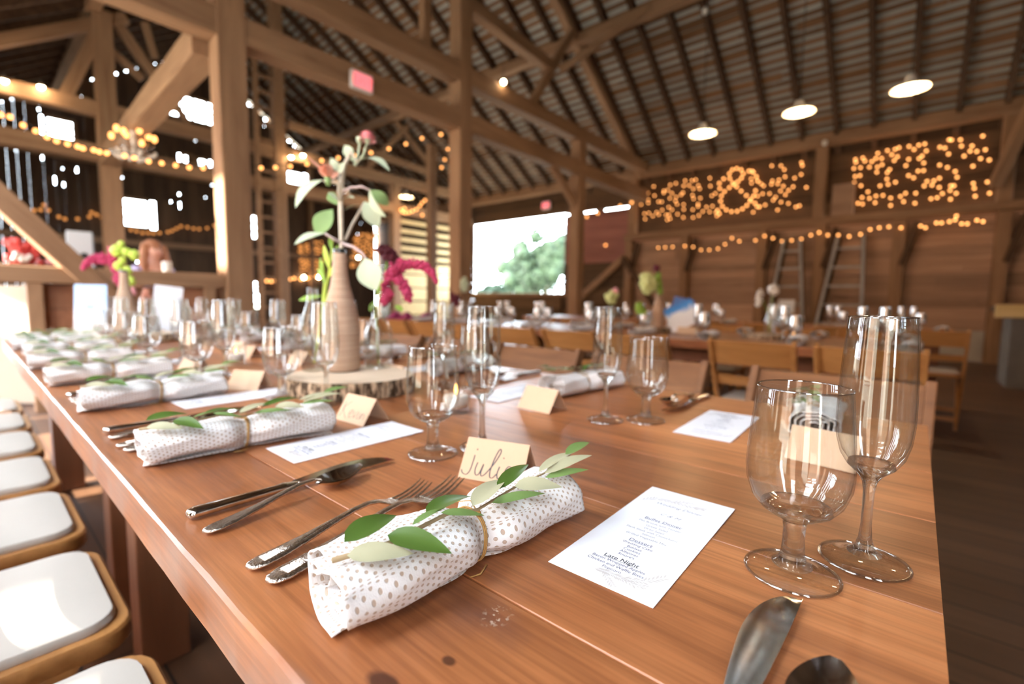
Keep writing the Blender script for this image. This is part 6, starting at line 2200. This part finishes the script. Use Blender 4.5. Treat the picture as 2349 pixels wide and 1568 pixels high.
rf = thing('red_bouquet', 'loose red and pink flowers behind the slanting brace over the half wall', 'flowers', (6.6000, -0.4288, 1.2912))
orf = V_(rf.location)
ht = thing('high_table', 'tall dark bar table under the red flowers behind the half wall', 'table', (orf.x, orf.y, 0))
MB().lathe([(0, 0), (.28, 0), (.28, .02), (0, .02)], 28, (0, 0, orf.z - .045)).build('tabletop', M['upper'], ht)
MB().tube([(0, 0, .02), (0, 0, orf.z - .045)], .035, 10).build('post', M['black'], ht)
MB().lathe([(0, 0), (.22, 0), (.2, .025), (0, .03)], 24).build('base', M['black'], ht)
rg = random.Random(40)
mb = MB()
for i in range(60):
    c = V_((rg.uniform(-.06, .06), rg.uniform(-.10, .14), rg.uniform(-.02, .22)))
    mb.ball(tuple(c), rg.uniform(.018, .035), 7, 5)
mb.build('red_petals', plain('red_petals', (.62, .07, .06), .6), rf, smooth=True, recalc=False)
mb = MB()
for i in range(8):
    mb.ball((rg.uniform(-.1, -.06), rg.uniform(-.06, .1), rg.uniform(0, .16)), .024, 7, 5)
mb.build('white_petals', M['white'], rf, smooth=True, recalc=False)
mb = MB()
for i in range(24):
    mb.ball((rg.uniform(-.05, .05), rg.uniform(-.26, -.06), rg.uniform(-.02, .03)), .024, 7, 5)
mb.build('pink_petals', M['pink'], rf, smooth=True, recalc=False)


def skin_body(pts, edges, radii, name, mat, parent, root=0, sub=2):
    me = bpy.data.meshes.new(name)
    me.from_pydata(pts, edges, [])
    o = bpy.data.objects.new(name, me)
    COL.objects.link(o)
    o.parent = parent
    sk = o.modifiers.new('skin', 'SKIN')
    sk.use_smooth_shade = True
    for i, r in enumerate(radii):
        sv = me.skin_vertices[0].data[i]
        sv.radius = r if hasattr(r, '__len__') else (r, r)
        sv.use_root = i == root
    s_ = o.modifiers.new('subd', 'SUBSURF')
    s_.levels = s_.render_levels = sub
    me.materials.append(mat)
    return o


# person: standing behind the half wall, head bent, reddish long hair, lavender top, facing the room (+x local is her left)
px_, py_ = 6.35, -1.38
pe = thing('person', 'person with long reddish hair and lavender top standing behind the half wall', 'person', (px_, py_, 0), R(-78))
skin = plain('skin', (.72, .42, .32), .55)
lav = plain('lavender_top', (.45, .44, .72), .8)
# local frame: -Y is where she looks, Z up
pts = [(0, 0, .86), (0, .01, 1.00), (0, .015, 1.14), (0, .0, 1.27), (0, -.015, 1.335), (0, -.04, 1.40), (0, -.055, 1.45), (0, -.06, 1.515),
       (.16, .0, 1.265), (.21, -.03, 1.05), (.17, -.20, .98), (.15, -.27, .985), (-.16, .0, 1.265), (-.21, -.02, 1.05), (-.14, -.21, 1.16), (-.11, -.27, 1.20),
       (.09, 0, .80), (.10, -.01, .46), (.10, .01, .08), (.10, -.10, .035), (-.09, 0, .80), (-.10, -.01, .46), (-.10, .01, .08), (-.10, -.10, .035)]
edges = [(0, 1), (1, 2), (2, 3), (3, 4), (4, 5), (5, 6), (6, 7), (3, 8), (8, 9), (9, 10), (10, 11), (3, 12), (12, 13), (13, 14), (14, 15), (0, 16), (16, 17), (17, 18), (18, 19), (0, 20), (20, 21), (21, 22), (22, 23)]
rad = [(.15, .11), (.13, .09), (.15, .10), (.13, .08), (.052, .05), (.052, .05), (.075, .085), (.066, .076), .052, .042, .032, .026, .052, .042, .032, .026, .085, .062, .045, .032, .085, .062, .045, .032]
skin_body(pts, edges, rad, 'body', skin, pe)
# head details: eyes, nose, mouth, ears as one small mesh set on the face
mb = MB()
for sx_ in (-1, 1):
    mb.ball((sx_ * .028, -.125, 1.485), .010, 8, 6)
mb.build('eyes', plain('eye', (.08, .05, .03), .3), pe, smooth=True)
mb = MB()
mb.ball((0, -.142, 1.462), .012, 8, 6, (.8, 1, 1.5))
for sx_ in (-1, 1):
    mb.ball((sx_ * .074, -.05, 1.475), .018, 8, 6, (.4, .8, 1.3))
mb.build('nose_and_ears', skin, pe, smooth=True)
MB().ball((0, -.128, 1.432), .018, 10, 6, (1.2, .5, .35)).build('mouth', plain('lips', (.55, .2, .18), .5), pe, smooth=True)
hair = plain('reddish_hair', (.42, .20, .11), .55, 0.0, .25, 60)
mb = MB()
mb.ball((0, -.010, 1.515), .093, 14, 10, (.95, 1.0, .86))
for sx_ in (-1, 1):
    mb.tube([(sx_ * .07, -.03, 1.53), (sx_ * .098, -.04, 1.44), (sx_ * .115, -.05, 1.33), (sx_ * .105, -.075, 1.20)], [.045, .042, .040, .016], 10)
mb.tube([(0, .04, 1.54), (0, .085, 1.44), (0, .09, 1.30), (0, .08, 1.16)], [.07, .075, .08, .04], 12)
mb.build('hair', hair, pe, smooth=True)
tp = [(0, .0, .84), (0, .01, 1.00), (0, .015, 1.14), (0, .0, 1.262), (.155, .0, 1.262), (.20, -.015, 1.13), (-.155, .0, 1.262), (-.20, -.012, 1.13)]
skin_body(tp, [(0, 1), (1, 2), (2, 3), (3, 4), (4, 5), (3, 6), (6, 7)], [(.17, .125), (.148, .105), (.168, .118), (.138, .09), .062, .055, .062, .055], 'top', lav, pe)
skin_body([(0, 0, .90), (.09, 0, .80), (.10, -.01, .46), (.10, .01, .12), (-.09, 0, .80), (-.10, -.01, .46), (-.10, .01, .12)], [(0, 1), (1, 2), (2, 3), (0, 4), (4, 5), (5, 6)], [(.168, .125), .098, .074, .06, .098, .074, .06], 'trousers', plain('dark_trousers', (.05, .05, .07), .8), pe)
# hand with fingers round a glass jar lifted in front of her
mb = MB()
for i, (dx, ln) in enumerate(((-.018, .05), (-.006, .056), (.006, .052), (.018, .042))):
    mb.tube([(-.105 + dx * .3, -.285, 1.20 + dx), (-.09, -.285 - ln * .6, 1.202 + dx), (-.065, -.285 - ln * .75, 1.204 + dx)], [.010, .009, .007], 8)
mb.tube([(-.11, -.275, 1.225), (-.115, -.305, 1.245), (-.095, -.325, 1.24)], [.011, .010, .008], 8)
mb.build('fingers', skin, pe, smooth=True)
q = (5.6200, -1.3316, 1.2493)
tag(MB().lathe([(0, 0), (.035, 0), (.04, .01), (.042, .09), (.036, .10), (.034, .09), (.036, .012), (0, .01)], 20, (q[0], q[1], 1.222)).build('glass_jar', M['white'], smooth=True), 'small white jar standing on the half wall rail by the person', 'jar')
